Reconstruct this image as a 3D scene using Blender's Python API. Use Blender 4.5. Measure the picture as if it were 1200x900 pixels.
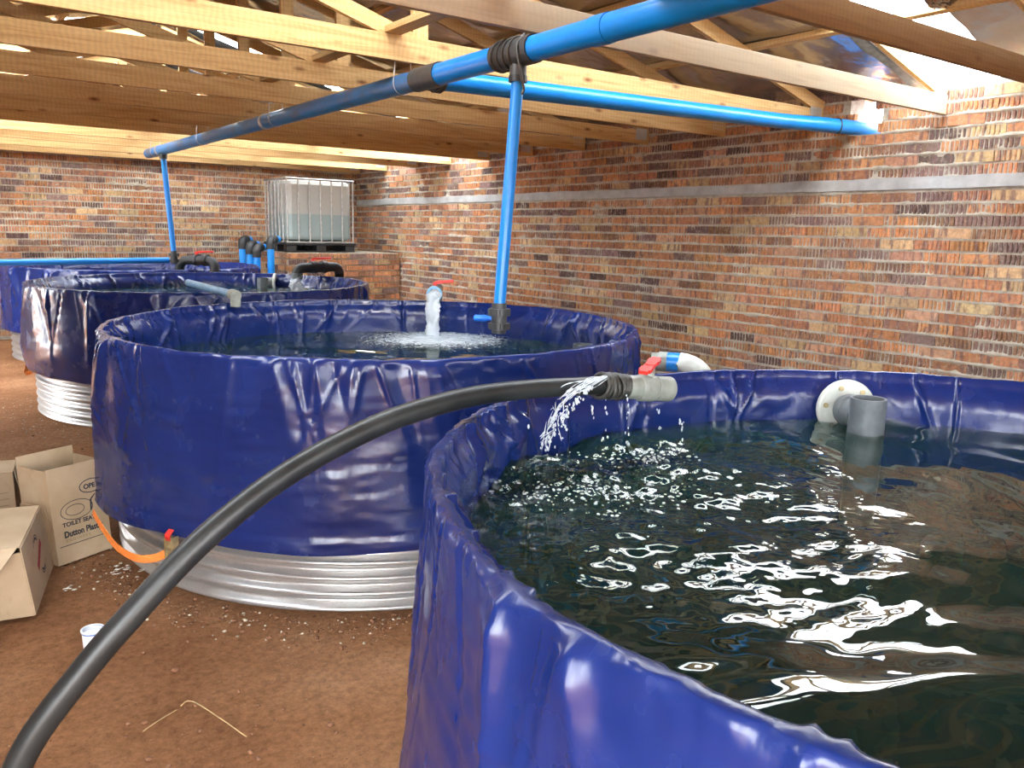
import bpy, bmesh, math, random
import numpy as np
from mathutils import Vector, Matrix, Quaternion

for _o in list(bpy.data.objects):
    bpy.data.objects.remove(_o)
SC = bpy.context.scene
COL = SC.collection
random.seed(7)
RNG = np.random.default_rng(11)
PI = math.pi

# ------------------------------------------------------------------ camera
CAM_H = 1.77
F_PX = 964.0
RIGHT = Vector((0.81276, -0.58212, 0.02334))
UP = Vector((0.08666, 0.16041, 0.98324))
FWD = Vector((0.57611, 0.79712, -0.18082))
cam_d = bpy.data.cameras.new('camera')
cam = bpy.data.objects.new('camera', cam_d)
COL.objects.link(cam)
_m = Matrix((RIGHT, UP, -FWD)).transposed().to_4x4()
_m.translation = Vector((0, 0, CAM_H))
cam.matrix_world = _m
cam_d.sensor_fit = 'HORIZONTAL'
cam_d.sensor_width = 36.0
cam_d.lens = F_PX / 1200.0 * 36.0
cam_d.clip_start = 0.05
cam_d.clip_end = 400
SC.camera = cam

# ------------------------------------------------------------------ sky, sun, exposure
world = bpy.data.worlds.new('sky'); SC.world = world
world.use_nodes = True
wn = world.node_tree.nodes; wl = world.node_tree.links
wn.clear()
w_out = wn.new('ShaderNodeOutputWorld'); w_bg = wn.new('ShaderNodeBackground')
w_sky = wn.new('ShaderNodeTexSky'); w_sky.sky_type = 'HOSEK_WILKIE'; w_sky.turbidity = 6
w_mix = wn.new('ShaderNodeMix'); w_mix.data_type = 'RGBA'
w_mix.inputs[0].default_value = 0.8
w_mix.inputs[7].default_value = (0.94, 0.97, 1.0, 1)
SUN_DIR = Vector((0.30, 0.72, -0.80)).normalized()
w_sky.sun_direction = -SUN_DIR
wl.new(w_sky.outputs[0], w_mix.inputs[6]); wl.new(w_mix.outputs[2], w_bg.inputs[0])
w_bg.inputs[1].default_value = 25.0
wl.new(w_bg.outputs[0], w_out.inputs[0])

sun_d = bpy.data.lights.new('sun', 'SUN'); sun_d.energy = 3.0; sun_d.angle = math.radians(9)
sun_d.color = (1.0, 0.93, 0.82)
sun = bpy.data.objects.new('sun', sun_d); COL.objects.link(sun)
sun.rotation_euler = SUN_DIR.to_track_quat('-Z', 'Y').to_euler(); sun.location = (-3, -8, 12)

SC.view_settings.view_transform = 'Standard'
SC.view_settings.look = 'None'
SC.view_settings.exposure = 0.15
SC.view_settings.gamma = 1.0
SC.view_settings.use_curve_mapping = False
SC.cycles.use_denoising = True
SC.cycles.caustics_reflective = False
SC.cycles.caustics_refractive = False
SC.cycles.max_bounces = 8
SC.cycles.diffuse_bounces = 5
SC.cycles.transparent_max_bounces = 12
SC.cycles.sample_clamp_indirect = 6.0

# ------------------------------------------------------------------ place dimensions (metres)
W = 6.84           # inner face of the right wall (x)
XL = -1.56         # inner face of the left wall
D = 14.58          # inner face of the far wall (y)
YB = -3.6          # inner face of the wall behind the camera
RIDGE = 2.65
SLOPE = 0.275
CH_Z = 2.785       # underside of the truss bottom chords
def raf(x):        # rafter centre line height
    return 2.95 + SLOPE * (W - RIDGE) - SLOPE * abs(x - RIDGE)

def proj(p):
    v = Vector(p) - Vector((0, 0, CAM_H))
    z = v.dot(FWD)
    if z < 0.05:
        return None
    return 600 + F_PX * v.dot(RIGHT) / z, 450 - F_PX * v.dot(UP) / z, z

# ------------------------------------------------------------------ material helpers
class NT:
    def __init__(s, name):
        s.m = bpy.data.materials.new(name); s.m.use_nodes = True
        s.t = s.m.node_tree; s.t.nodes.clear()
        s.out = s.t.nodes.new('ShaderNodeOutputMaterial')
    def n(s, typ, **kw):
        nd = s.t.nodes.new('ShaderNode' + typ)
        for k, v in kw.items():
            if k.startswith('i_'):
                key = k[2:]
                key = int(key) if key.isdigit() else key.replace('_', ' ')
                nd.inputs[key].default_value = v
            else:
                setattr(nd, k, v)
        return nd
    def l(s, a, b):
        s.t.links.new(a, b)
    def coords(s, kind='Object', scale=(1, 1, 1)):
        tc = s.n('TexCoord'); mp = s.n('Mapping'); mp.inputs['Scale'].default_value = scale
        s.l(tc.outputs[kind], mp.inputs[0]); return mp.outputs[0]
    def noise(s, vec, scale, detail=4, rough=0.55, dist=0.0):
        nd = s.n('TexNoise'); nd.inputs['Scale'].default_value = scale
        nd.inputs['Detail'].default_value = detail; nd.inputs['Roughness'].default_value = rough
        nd.inputs['Distortion'].default_value = dist
        if vec is not None: s.l(vec, nd.inputs['Vector'])
        return nd.outputs['Fac']
    def ramp(s, fac, stops):
        r = s.n('ValToRGB'); e = r.color_ramp.elements
        while len(e) < len(stops): e.new(0.5)
        for k, (p, c) in enumerate(stops):
            e[k].position = p; e[k].color = (*c, 1) if len(c) == 3 else c
        s.l(fac, r.inputs[0]); return r.outputs[0]
    def mix(s, a, b, fac, mode='MIX'):
        m = s.n('Mix', data_type='RGBA', blend_type=mode)
        for sock, v in ((m.inputs[0], fac), (m.inputs[6], a), (m.inputs[7], b)):
            if isinstance(v, (int, float)): sock.default_value = v
            elif isinstance(v, tuple): sock.default_value = (*v, 1) if len(v) == 3 else v
            else: s.l(v, sock)
        return m.outputs[2]
    def bump(s, h, strength=0.3, dist=0.01, normal=None):
        b = s.n('Bump'); b.inputs['Strength'].default_value = strength; b.inputs['Distance'].default_value = dist
        s.l(h, b.inputs['Height'])
        if normal is not None: s.l(normal, b.inputs['Normal'])
        return b.outputs[0]
    def pbr(s, color, rough=0.5, metal=0.0, normal=None, **kw):
        p = s.n('BsdfPrincipled')
        for sock, v in (('Base Color', color), ('Roughness', rough), ('Metallic', metal)):
            if isinstance(v, tuple): p.inputs[sock].default_value = (*v, 1) if len(v) == 3 else v
            elif isinstance(v, (int, float)): p.inputs[sock].default_value = v
            else: s.l(v, p.inputs[sock])
        for k, v in kw.items(): p.inputs[k.replace('_', ' ')].default_value = v
        if normal is not None: s.l(normal, p.inputs['Normal'])
        s.l(p.outputs[0], s.out.inputs[0]); return p

MAT = {}
def plain(name, color, rough=0.4, metal=0.0, var=0.25, vscale=18, bumps=0.15, **kw):
    t = NT(name); v = t.coords()
    f = t.noise(v, vscale, 5)
    dark = tuple(c * (1 - var) for c in color); lite = tuple(min(1, c * (1 + var)) for c in color)
    c = t.ramp(f, [(0.3, dark), (0.7, lite)])
    nb = t.bump(t.noise(v, vscale * 4, 4), bumps, 0.002)
    t.pbr(c, rough, metal, nb, **kw); MAT[name] = t.m; return t.m

def brick_mat(name, use_obj):
    t = NT(name)
    if use_obj:
        col = t.n('ObjectInfo').outputs['Color']
    else:
        col = t.n('Attribute', attribute_name='bc').outputs['Color']
    geo = t.n('NewGeometry'); pos = geo.outputs['Position']
    f = t.noise(pos, 26, 5, 0.65)
    mp = t.n('Mapping'); mp.inputs['Scale'].default_value = (24, 24, 5); t.l(pos, mp.inputs[0])
    rib = t.noise(mp.outputs[0], 1.0, 2, 0.5)
    c1 = t.mix(col, t.mix(col, (0.19, 0.115, 0.11), 0.85), t.ramp(rib, [(0.52, (0, 0, 0)), (0.62, (0.9, 0.9, 0.9))]))
    c1 = t.mix(c1, (0.44, 0.29, 0.15), t.ramp(t.noise(mp.outputs[0], 1.7, 2), [(0.60, (0, 0, 0)), (0.70, (0.65, 0.65, 0.65))]))
    c2 = t.mix(c1, t.ramp(f, [(0.3, (0.60, 0.57, 0.55)), (0.7, (1.15, 1.12, 1.08))]), 1.0, 'MULTIPLY')
    sm = t.ramp(t.noise(pos, 22, 6, 0.75), [(0.54, (0, 0, 0)), (0.72, (0.7, 0.7, 0.7))])
    c3 = t.mix(c2, (0.44, 0.385, 0.31), sm)
    nb = t.bump(t.noise(pos, 120, 4), 0.5, 0.004)
    t.pbr(c3, 0.9, 0, nb, Specular_IOR_Level=0.2); MAT[name] = t.m
brick_mat('brick_piece', True); brick_mat('brick_mass', False)

def mortar_mat():
    t = NT('mortar'); pos = t.n('NewGeometry').outputs['Position']
    c = t.ramp(t.noise(pos, 14, 6, 0.65), [(0.25, (0.27, 0.235, 0.185)), (0.5, (0.43, 0.385, 0.31)), (0.75, (0.52, 0.485, 0.42))])
    nb = t.bump(t.noise(pos, 70, 6, 0.7), 0.8, 0.012)
    t.pbr(c, 0.95, 0, nb, Specular_IOR_Level=0.15); MAT['mortar'] = t.m
mortar_mat()
def concrete_mat():
    t = NT('concrete'); pos = t.n('NewGeometry').outputs['Position']
    c = t.ramp(t.noise(pos, 6, 6, 0.6), [(0.25, (0.30, 0.30, 0.29)), (0.7, (0.47, 0.48, 0.48))])
    nb = t.bump(t.noise(pos, 40, 6, 0.7), 0.6, 0.01)
    t.pbr(c, 0.9, 0, nb, Specular_IOR_Level=0.2); MAT['concrete'] = t.m
concrete_mat()

def pine(name, axis, tint=(1, 1, 1), grey=0.0):
    t = NT(name)
    sc = [22, 22, 22]; sc[axis] = 1.1
    pos = t.n('TexCoord').outputs['Object']
    oi = t.n('ObjectInfo').outputs['Random']
    off = t.n('CombineXYZ'); mul = t.n('Math', operation='MULTIPLY', i_1=37.0); t.l(oi, mul.inputs[0])
    for k in range(3): t.l(mul.outputs[0], off.inputs[k])
    add = t.n('VectorMath', operation='ADD'); t.l(pos, add.inputs[0]); t.l(off.outputs[0], add.inputs[1])
    mp = t.n('Mapping'); mp.inputs['Scale'].default_value = sc; t.l(add.outputs[0], mp.inputs[0])
    g = t.noise(mp.outputs[0], 1.6, 6, 0.6, 0.9)
    base = t.ramp(g, [(0.25, (0.42 * tint[0], 0.235 * tint[1], 0.085 * tint[2])), (0.5, (0.60 * tint[0], 0.385 * tint[1], 0.165 * tint[2])), (0.8, (0.70 * tint[0], 0.49 * tint[1], 0.25 * tint[2]))])
    # knots
    mp2 = t.n('Mapping'); s2 = [7, 7, 7]; s2[axis] = 2.6; mp2.inputs['Scale'].default_value = s2; t.l(add.outputs[0], mp2.inputs[0])
    vo = t.n('TexVoronoi', feature='F1'); vo.inputs['Scale'].default_value = 1.0; t.l(mp2.outputs[0], vo.inputs['Vector'])
    kn = t.ramp(vo.outputs['Distance'], [(0.04, (1, 1, 1)), (0.16, (0, 0, 0))])
    c = t.mix(base, (0.20, 0.085, 0.03), kn)
    # vertical saw marks
    wv = t.n('TexWave', wave_type='BANDS', bands_direction='XYZ'[axis], wave_profile='SIN')
    wv.inputs['Scale'].default_value = 9; wv.inputs['Distortion'].default_value = 6.0; wv.inputs['Detail'].default_value = 2
    t.l(add.outputs[0], wv.inputs['Vector'])
    c = t.mix(c, t.ramp(wv.outputs['Fac'], [(0, (0.93, 0.93, 0.93)), (1, (1.04, 1.04, 1.04))]), 1.0, 'MULTIPLY')
    if grey:
        c = t.mix(c, (0.42, 0.385, 0.31), t.ramp(t.noise(pos, 2.2, 4), [(0.2, (grey * 0.55,) * 3), (0.7, (grey,) * 3)]))
    nb = t.bump(g, 0.25, 0.004)
    t.pbr(c, 0.72, 0, nb, Specular_IOR_Level=0.25); MAT[name] = t.m
pine('pine_x', 0); pine('pine_y', 1); pine('pine_z', 2); pine('pine_grey', 0, (0.9, 0.93, 1.0), 0.75)
pine('pine_shadowed', 0, (0.52, 0.46, 0.42), 0.2)  # darker tint paints the shadow on the chord beside the skylight

def foil_mat():
    t = NT('foil'); v = t.coords()
    n1 = t.noise(v, 3.0, 2, 0.5, 0.2); n2 = t.noise(v, 14, 3, 0.5)
    nb = t.bump(n2, 0.18, 0.02, t.bump(n1, 0.4, 0.06))
    c = t.ramp(t.noise(v, 2, 3), [(0.3, (0.46, 0.45, 0.43)), (0.7, (0.62, 0.61, 0.60))])
    t.pbr(c, 0.22, 0.9, nb); MAT['foil'] = t.m
foil_mat()
def steel_mat():
    t = NT('galvanised'); v = t.coords()
    vo = t.n('TexVoronoi'); vo.inputs['Scale'].default_value = 90; t.l(v, vo.inputs['Vector'])
    sp = t.ramp(vo.outputs['Distance'], [(0.0, (0.93, 0.93, 0.93)), (0.8, (1.05, 1.05, 1.05))])
    c = t.mix(t.ramp(t.noise(v, 5, 5), [(0.3, (0.56, 0.56, 0.55)), (0.7, (0.68, 0.68, 0.67))]), sp, 1.0, 'MULTIPLY')
    nb = t.bump(vo.outputs['Distance'], 0.08, 0.002)
    t.pbr(c, 0.33, 0.72, nb); MAT['galvanised'] = t.m
steel_mat()
def liner_mat():
    t = NT('liner'); v = t.coords()
    c = t.ramp(t.noise(v, 3.0, 4), [(0.3, (0.004, 0.014, 0.10)), (0.7, (0.007, 0.022, 0.138))])
    dust = t.ramp(t.noise(v, 7, 7, 0.7), [(0.6, (0, 0, 0)), (0.85, (0.06, 0.06, 0.06))])
    c = t.mix(c, (0.30, 0.30, 0.42), dust)
    n1 = t.noise(v, 5, 3, 0.5, 0.8); n2 = t.noise(v, 30, 4, 0.55)
    vs_ = t.noise(t.coords('Object', (13, 13, 1.6)), 1.0, 4, 0.55, 0.3)
    rd = t.n('TexNoise', noise_type='RIDGED_MULTIFRACTAL'); rd.inputs['Scale'].default_value = 3.2; rd.inputs['Detail'].default_value = 3; rd.inputs['Distortion'].default_value = 0.6; t.l(v, rd.inputs['Vector'])
    nb = t.bump(n2, 0.05, 0.004, t.bump(vs_, 0.15, 0.012, t.bump(n1, 0.15, 0.02, t.bump(rd.outputs['Fac'], 0.2, 0.025))))
    r = t.ramp(t.noise(v, 6, 3), [(0.3, (0.17, 0.17, 0.17)), (0.75, (0.33, 0.33, 0.33))])
    t.pbr(c, r, 0, nb, Specular_IOR_Level=0.55); MAT['liner'] = t.m
liner_mat()
def soil_mat():
    t = NT('soil'); v = t.coords()
    a = t.ramp(t.noise(v, 1.1, 6, 0.6), [(0.3, (0.30, 0.128, 0.054)), (0.5, (0.43, 0.20, 0.09)), (0.7, (0.55, 0.29, 0.15))])
    b = t.ramp(t.noise(v, 34, 8, 0.78), [(0.28, (0.50, 0.47, 0.45)), (0.5, (1.0, 0.98, 0.97)), (0.70, (1.35, 1.35, 1.35))])
    c = t.mix(a, b, 1.0, 'MULTIPLY')
    vo = t.n('TexVoronoi'); vo.inputs['Scale'].default_value = 26; t.l(v, vo.inputs['Vector'])
    fl = t.ramp(vo.outputs['Distance'], [(0.045, (1, 1, 1)), (0.09, (0, 0, 0))])
    pm = t.ramp(t.noise(v, 2.3, 3), [(0.48, (0, 0, 0)), (0.62, (1, 1, 1))])
    c = t.mix(c, (0.62, 0.50, 0.36), t.mix(fl, pm, 1.0, 'MULTIPLY'))
    nb = t.bump(t.noise(v, 60, 8, 0.75), 1.0, 0.03, t.bump(t.noise(v, 9, 7, 0.7), 0.8, 0.06))
    t.pbr(c, 0.95, 0, nb, Specular_IOR_Level=0.15); MAT['soil'] = t.m
soil_mat()
def card_mat():
    t = NT('cardboard'); v = t.coords()
    c = t.ramp(t.noise(v, 4, 6), [(0.3, (0.40, 0.285, 0.17)), (0.7, (0.53, 0.40, 0.265))])
    st = t.ramp(t.noise(v, 11, 6, 0.7), [(0.62, (0, 0, 0)), (0.8, (0.5, 0.5, 0.5))])
    c = t.mix(c, (0.24, 0.13, 0.07), st)
    wv = t.n('TexWave', bands_direction='X'); wv.inputs['Scale'].default_value = 60; t.l(v, wv.inputs['Vector'])
    nb = t.bump(wv.outputs['Fac'], 0.05, 0.002, t.bump(t.noise(v, 9, 4), 0.2, 0.01))
    t.pbr(c, 0.85, 0, nb, Specular_IOR_Level=0.2); MAT['cardboard'] = t.m
card_mat()
def pipe_mat(name, col, dirt):
    t = NT(name); v = t.coords()
    c = t.ramp(t.noise(v, 3, 5), [(0.3, tuple(x * 0.85 for x in col)), (0.7, col)])
    d = t.ramp(t.noise(v, 3.2, 6, 0.65), [(0.5, (0, 0, 0)), (0.72, (dirt,) * 3)])
    c = t.mix(c, (0.09, 0.09, 0.085), d)
    nb = t.bump(t.noise(v, 40, 4), 0.06, 0.002)
    t.pbr(c, 0.28, 0, nb); MAT[name] = t.m
pipe_mat('pipe_blue', (0.006, 0.235, 0.74), 0.15)
pipe_mat('pipe_blue_dirty', (0.02, 0.20, 0.52), 0.9)
plain('pipe_pale', (0.20, 0.46, 0.72), 0.3)
plain('pvc_dark', (0.05, 0.053, 0.055), 0.42)
plain('poly_black', (0.014, 0.016, 0.016), 0.42, var=0.5, vscale=9)
plain('pvc_grey', (0.12, 0.135, 0.145), 0.35)
plain('pvc_lightgrey', (0.26, 0.27, 0.235), 0.4)
plain('pvc_white', (0.62, 0.64, 0.58), 0.4, var=0.15)
plain('red_plastic', (0.72, 0.035, 0.025), 0.35, var=0.1)
plain('valve_blue', (0.01, 0.16, 0.75), 0.35, var=0.1)
plain('orange_web', (0.86, 0.24, 0.045), 0.6, var=0.15, vscale=60, bumps=0.4)
plain('ratchet_metal', (0.45, 0.36, 0.20), 0.45, 0.7, var=0.4)
plain('tape', (0.045, 0.042, 0.036), 0.4, var=0.6, vscale=40, bumps=0.9)
plain('ink_black', (0.02, 0.02, 0.03), 0.8, var=0.1)
plain('ink_tan', (0.30, 0.22, 0.12), 0.8, var=0.1)
plain('ink_red', (0.30, 0.022, 0.032), 0.8, var=0.1)
plain('white_plastic', (0.80, 0.83, 0.86), 0.35, var=0.05)
plain('blue_band', (0.10, 0.20, 0.50), 0.4, var=0.1)
plain('pallet_black', (0.014, 0.015, 0.017), 0.55)
plain('cage_steel', (0.45, 0.46, 0.45), 0.4, 0.8)
plain('wire', (0.55, 0.55, 0.55), 0.35, 0.9)
plain('straw', (0.50, 0.33, 0.15), 0.7)
plain('pebble', (0.52, 0.42, 0.31), 0.9, var=0.35, vscale=40)
plain('clod', (0.22, 0.095, 0.045), 0.95, var=0.35, vscale=40)
plain('paper_scrap', (0.62, 0.58, 0.50), 0.85)
plain('roof_sheet', (0.42, 0.43, 0.44), 0.4, 0.6)

def tank_plastic():
    t = NT('tote_plastic'); v = t.coords()
    sep = t.n('SeparateXYZ'); t.l(v, sep.inputs[0])
    c = t.ramp(sep.outputs['Z'], [(0.599, (0.27, 0.34, 0.34)), (0.601, (0.40, 0.40, 0.37))])
    t.pbr(c, 0.32, 0, t.bump(t.noise(v, 8, 3), 0.1, 0.01)); MAT['tote_plastic'] = t.m
tank_plastic()

def water_mat(name, absorb, dens):
    t = NT(name)
    fr = t.n('Fresnel'); fr.inputs['IOR'].default_value = 1.333
    v = t.coords()
    tr = t.n('BsdfTransparent'); gl = t.n('BsdfGlossy'); gl.inputs['Roughness'].default_value = 0.012
    gl.inputs['Color'].default_value = (1, 1, 1, 1)
    df = t.n('BsdfDiffuse'); df.inputs['Color'].default_value = (0.018, 0.055, 0.042, 1)
    tb = t.n('MixShader'); tb.inputs[0].default_value = 0.45; t.l(tr.outputs[0], tb.inputs[1]); t.l(df.outputs[0], tb.inputs[2])
    mx = t.n('MixShader'); t.l(fr.outputs[0], mx.inputs[0]); t.l(tb.outputs[0], mx.inputs[1]); t.l(gl.outputs[0], mx.inputs[2])
    t.l(mx.outputs[0], t.out.inputs[0])
    va = t.n('VolumeAbsorption'); va.inputs['Color'].default_value = (*absorb, 1); va.inputs['Density'].default_value = dens
    t.l(va.outputs[0], t.out.inputs['Volume'])
    MAT[name] = t.m
water_mat('water', (0.10, 0.62, 0.52), 4.2)
def splash_mat():
    t = NT('splash')
    p = t.pbr((0.86, 0.92, 0.97), 0.12, 0, None, IOR=1.33, Alpha=0.62)
    MAT['splash'] = t.m
    t = NT('foam_glints'); v = t.coords()  # flecked white alpha paints sky glints on the ripples
    ln = t.n('VectorMath', operation='LENGTH'); t.l(v, ln.inputs[0])
    rd = t.ramp(ln.outputs['Value'], [(0.05, (0.55, 0.55, 0.55)), (0.80, (0, 0, 0))])
    nz = t.noise(t.coords('Object', (1, 1, 1)), 38, 4, 0.6, 1.4)
    ad = t.n('Math', operation='ADD'); t.l(rd, ad.inputs[0]); t.l(nz, ad.inputs[1])
    al = t.ramp(ad.outputs[0], [(0.70, (0, 0, 0)), (0.86, (0.85, 0.85, 0.85))])
    p = t.pbr((0.72, 0.80, 0.85), 0.25, 0, None); t.l(al, p.inputs['Alpha']); MAT['foam_glints'] = t.m
splash_mat()
def poly_mat():
    t = NT('clear_sheet')
    tr = t.n('BsdfTransparent'); tr.inputs[0].default_value = (0.92, 0.95, 0.97, 1)
    tl = t.n('BsdfTranslucent'); tl.inputs[0].default_value = (0.9, 0.93, 0.95, 1)
    mx = t.n('MixShader'); mx.inputs[0].default_value = 0.15
    t.l(tr.outputs[0], mx.inputs[1]); t.l(tl.outputs[0], mx.inputs[2]); t.l(mx.outputs[0], t.out.inputs[0])
    MAT['clear_sheet'] = t.m
poly_mat()

# ------------------------------------------------------------------ object helpers
ORG = {}
def tag(o, label=None, cat=None, group=None, kind=None):
    if label: o['label'] = label
    if cat: o['category'] = cat
    if group: o['group'] = group
    if kind: o['kind'] = kind
    return o
def thing(name, label, cat, loc=(0, 0, 0), group=None, kind=None):
    o = bpy.data.objects.new(name, None); COL.objects.link(o)
    o.empty_display_size = 0.1
    o.location = loc; ORG[o.name] = Vector(loc)
    return tag(o, label, cat, group, kind)

class MB:
    """collects world-space geometry, links it as one mesh object"""
    def __init__(s):
        s.v = []; s.f = []; s.sm = []
    def add(s, vs, fs, smooth=False):
        b = len(s.v); s.v.extend([tuple(v) for v in vs])
        s.f.extend([tuple(i + b for i in f) for f in fs]); s.sm.extend([smooth] * len(fs)); return s
    def box(s, c, size, rot=None, bev=0.0):
        hx, hy, hz = (x / 2 for x in size)
        if bev > 0:
            bm = bmesh.new(); bmesh.ops.create_cube(bm, size=1)
            for v in bm.verts: v.co = Vector((v.co.x * size[0], v.co.y * size[1], v.co.z * size[2]))
            bmesh.ops.bevel(bm, geom=list(bm.edges), offset=bev, segments=2, affect='EDGES', profile=0.5)
            bm.verts.index_update()
            vs = [v.co.copy() for v in bm.verts]; fs = [[v.index for v in f.verts] for f in bm.faces]; bm.free()
        else:
            vs = [Vector((x, y, z)) for x in (-hx, hx) for y in (-hy, hy) for z in (-hz, hz)]
            fs = [(0, 1, 3, 2), (4, 6, 7, 5), (0, 4, 5, 1), (2, 3, 7, 6), (0, 2, 6, 4), (1, 5, 7, 3)]
        R = rot if rot is not None else Matrix.Identity(3)
        return s.add([R @ v + Vector(c) for v in vs], fs)
    def beam(s, a, b, w, h, up=(0, 0, 1), bev=0.0):
        a = Vector(a); b = Vector(b); d = (b - a); L = d.length; d.normalize()
        sd = Vector(up).cross(d).normalized(); u = d.cross(sd)
        R = Matrix((d, sd, u)).transposed()
        return s.box((a + b) / 2, (L, w, h), R, bev)
    def tube(s, pts, r, seg=16, caps=True, smooth=True):
        pts = [Vector(p) for p in pts]; n = len(pts)
        rs = r if isinstance(r, (list, tuple)) else [r] * n
        T = []
        for i in range(n):
            d = pts[min(i + 1, n - 1)] - pts[max(i - 1, 0)]
            if d.length < 1e-9: d = Vector((0, 0, 1))
            T.append(d.normalized())
        ref = Vector((0, 0, 1)) if abs(T[0].z) < 0.9 else Vector((1, 0, 0))
        nrm = (ref - T[0] * ref.dot(T[0])).normalized()
        vs = []
        for i in range(n):
            nrm = (nrm - T[i] * nrm.dot(T[i]))
            nrm = nrm.normalized() if nrm.length > 1e-6 else T[i].orthogonal().normalized()
            bn = T[i].cross(nrm)
            for k in range(seg):
                a = 2 * PI * k / seg
                vs.append(pts[i] + (nrm * math.cos(a) + bn * math.sin(a)) * rs[i])
        fs = []
        for i in range(n - 1):
            for k in range(seg):
                k2 = (k + 1) % seg
                fs.append((i * seg + k, i * seg + k2, (i + 1) * seg + k2, (i + 1) * seg + k))
        s.add(vs, fs, smooth)
        if caps:
            s.add(vs[:seg], [tuple(reversed(range(seg)))]); s.add(vs[-seg:], [tuple(range(seg))])
        return s
    def pipe(s, a, b, ro, ri, seg=24):
        """open-ended pipe with wall thickness"""
        a = Vector(a); b = Vector(b)
        prof = [(0, ri), (0, ro), (1, ro), (1, ri)]
        return s.rev(a, b - a, prof + [prof[0]], seg)
    def rev(s, a, axis, prof, seg=24, smooth=True):
        """surface of revolution: prof = [(t along axis 0..1, radius)]; each profile edge gets its own vertices"""
        a = Vector(a); axis = Vector(axis); d = axis.normalized(); n = d.orthogonal().normalized(); bn = d.cross(n)
        for (t0, r0), (t1, r1) in zip(prof[:-1], prof[1:]):
            vs = []
            for t, r in ((t0, r0), (t1, r1)):
                for k in range(seg):
                    an = 2 * PI * k / seg
                    vs.append(a + axis * t + (n * math.cos(an) + bn * math.sin(an)) * r)
            s.add(vs, [(k, (k + 1) % seg, seg + (k + 1) % seg, seg + k) for k in range(seg)], smooth)
        return s
    def build(s, name, mat, parent=None, org=None):
        me = bpy.data.meshes.new(name)
        o = bpy.data.objects.new(name, me); COL.objects.link(o)
        if parent is not None:
            off = ORG[parent.name]; o.parent = parent; ORG[o.name] = off
        else:
            if org is None:
                A = np.array(s.v); lo = A.min(0); hi = A.max(0)
                org = ((lo[0] + hi[0]) / 2, (lo[1] + hi[1]) / 2, lo[2])
            off = Vector(org); o.location = off; ORG[o.name] = off
        me.from_pydata([(v[0] - off.x, v[1] - off.y, v[2] - off.z) for v in s.v], [], s.f)
        me.polygons.foreach_set('use_smooth', s.sm)
        me.materials.append(MAT[mat]); me.update()
        return o

def grid_mesh(name, P, mat, parent=None, org=None, closed_u=False, smooth=True, flip=False):
    """P: (nu, nv, 3) array of world points"""
    nu, nv = P.shape[:2]
    idx = np.arange(nu * nv).reshape(nu, nv)
    if closed_u: a = idx; b = np.roll(idx, -1, 0)
    else: a = idx[:-1]; b = idx[1:]
    q = np.stack([a[:, :-1], b[:, :-1], b[:, 1:], a[:, 1:]], -1).reshape(-1, 4)
    if flip: q = q[:, ::-1]
    off = ORG[parent.name] if parent is not None else Vector(org if org is not None else (0, 0, 0))
    V = P.reshape(-1, 3) - np.array(off)
    me = bpy.data.meshes.new(name)
    me.vertices.add(len(V)); me.vertices.foreach_set('co', V.astype(np.float32).ravel())
    me.loops.add(q.size); me.loops.foreach_set('vertex_index', q.astype(np.int32).ravel())
    me.polygons.add(len(q)); me.polygons.foreach_set('loop_start', np.arange(0, q.size, 4, dtype=np.int32))
    me.polygons.foreach_set('use_smooth', np.full(len(q), smooth))
    me.update(calc_edges=True); me.materials.append(MAT[mat])
    o = bpy.data.objects.new(name, me); COL.objects.link(o)
    if parent is not None: o.parent = parent
    else: o.location = off
    ORG[o.name] = off
    return o

def vnoise(x, y, freq, seed, octaves=4):
    """smooth value noise on arrays"""
    out = np.zeros_like(x, dtype=float); amp = 1.0; tot = 0
    for o in range(octaves):
        r = np.random.default_rng(seed + o * 17).random((128, 128))
        X = x * freq; Y = y * freq
        xi = np.floor(X).astype(int); yi = np.floor(Y).astype(int)
        fx = X - xi; fy = Y - yi
        fx = fx * fx * (3 - 2 * fx); fy = fy * fy * (3 - 2 * fy)
        g = lambda i, j: r[(xi + i) % 128, (yi + j) % 128]
        v = (g(0, 0) * (1 - fx) + g(1, 0) * fx) * (1 - fy) + (g(0, 1) * (1 - fx) + g(1, 1) * fx) * fy
        out += amp * (v - 0.5) * 2; tot += amp; amp *= 0.5; freq *= 2.03
    return out / tot

def arc(c, u, v, r, a0, a1, n=8):
    c = Vector(c); u = Vector(u).normalized(); v = Vector(v).normalized()
    return [c + (u * math.cos(a0 + (a1 - a0) * i / n) + v * math.sin(a0 + (a1 - a0) * i / n)) * r for i in range(n + 1)]
def spline(ctrl, n=12):
    P = [Vector(p) for p in ctrl]; P = [P[0] * 2 - P[1]] + P + [P[-1] * 2 - P[-2]]
    out = []
    for i in range(1, len(P) - 2):
        p0, p1, p2, p3 = P[i - 1:i + 3]
        for k in range(n):
            t = k / n
            out.append(0.5 * ((2 * p1) + (p2 - p0) * t + (2 * p0 - 5 * p1 + 4 * p2 - p3) * t * t + (3 * p1 - p0 - 3 * p2 + p3) * t ** 3))
    out.append(P[-2]); return out

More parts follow.
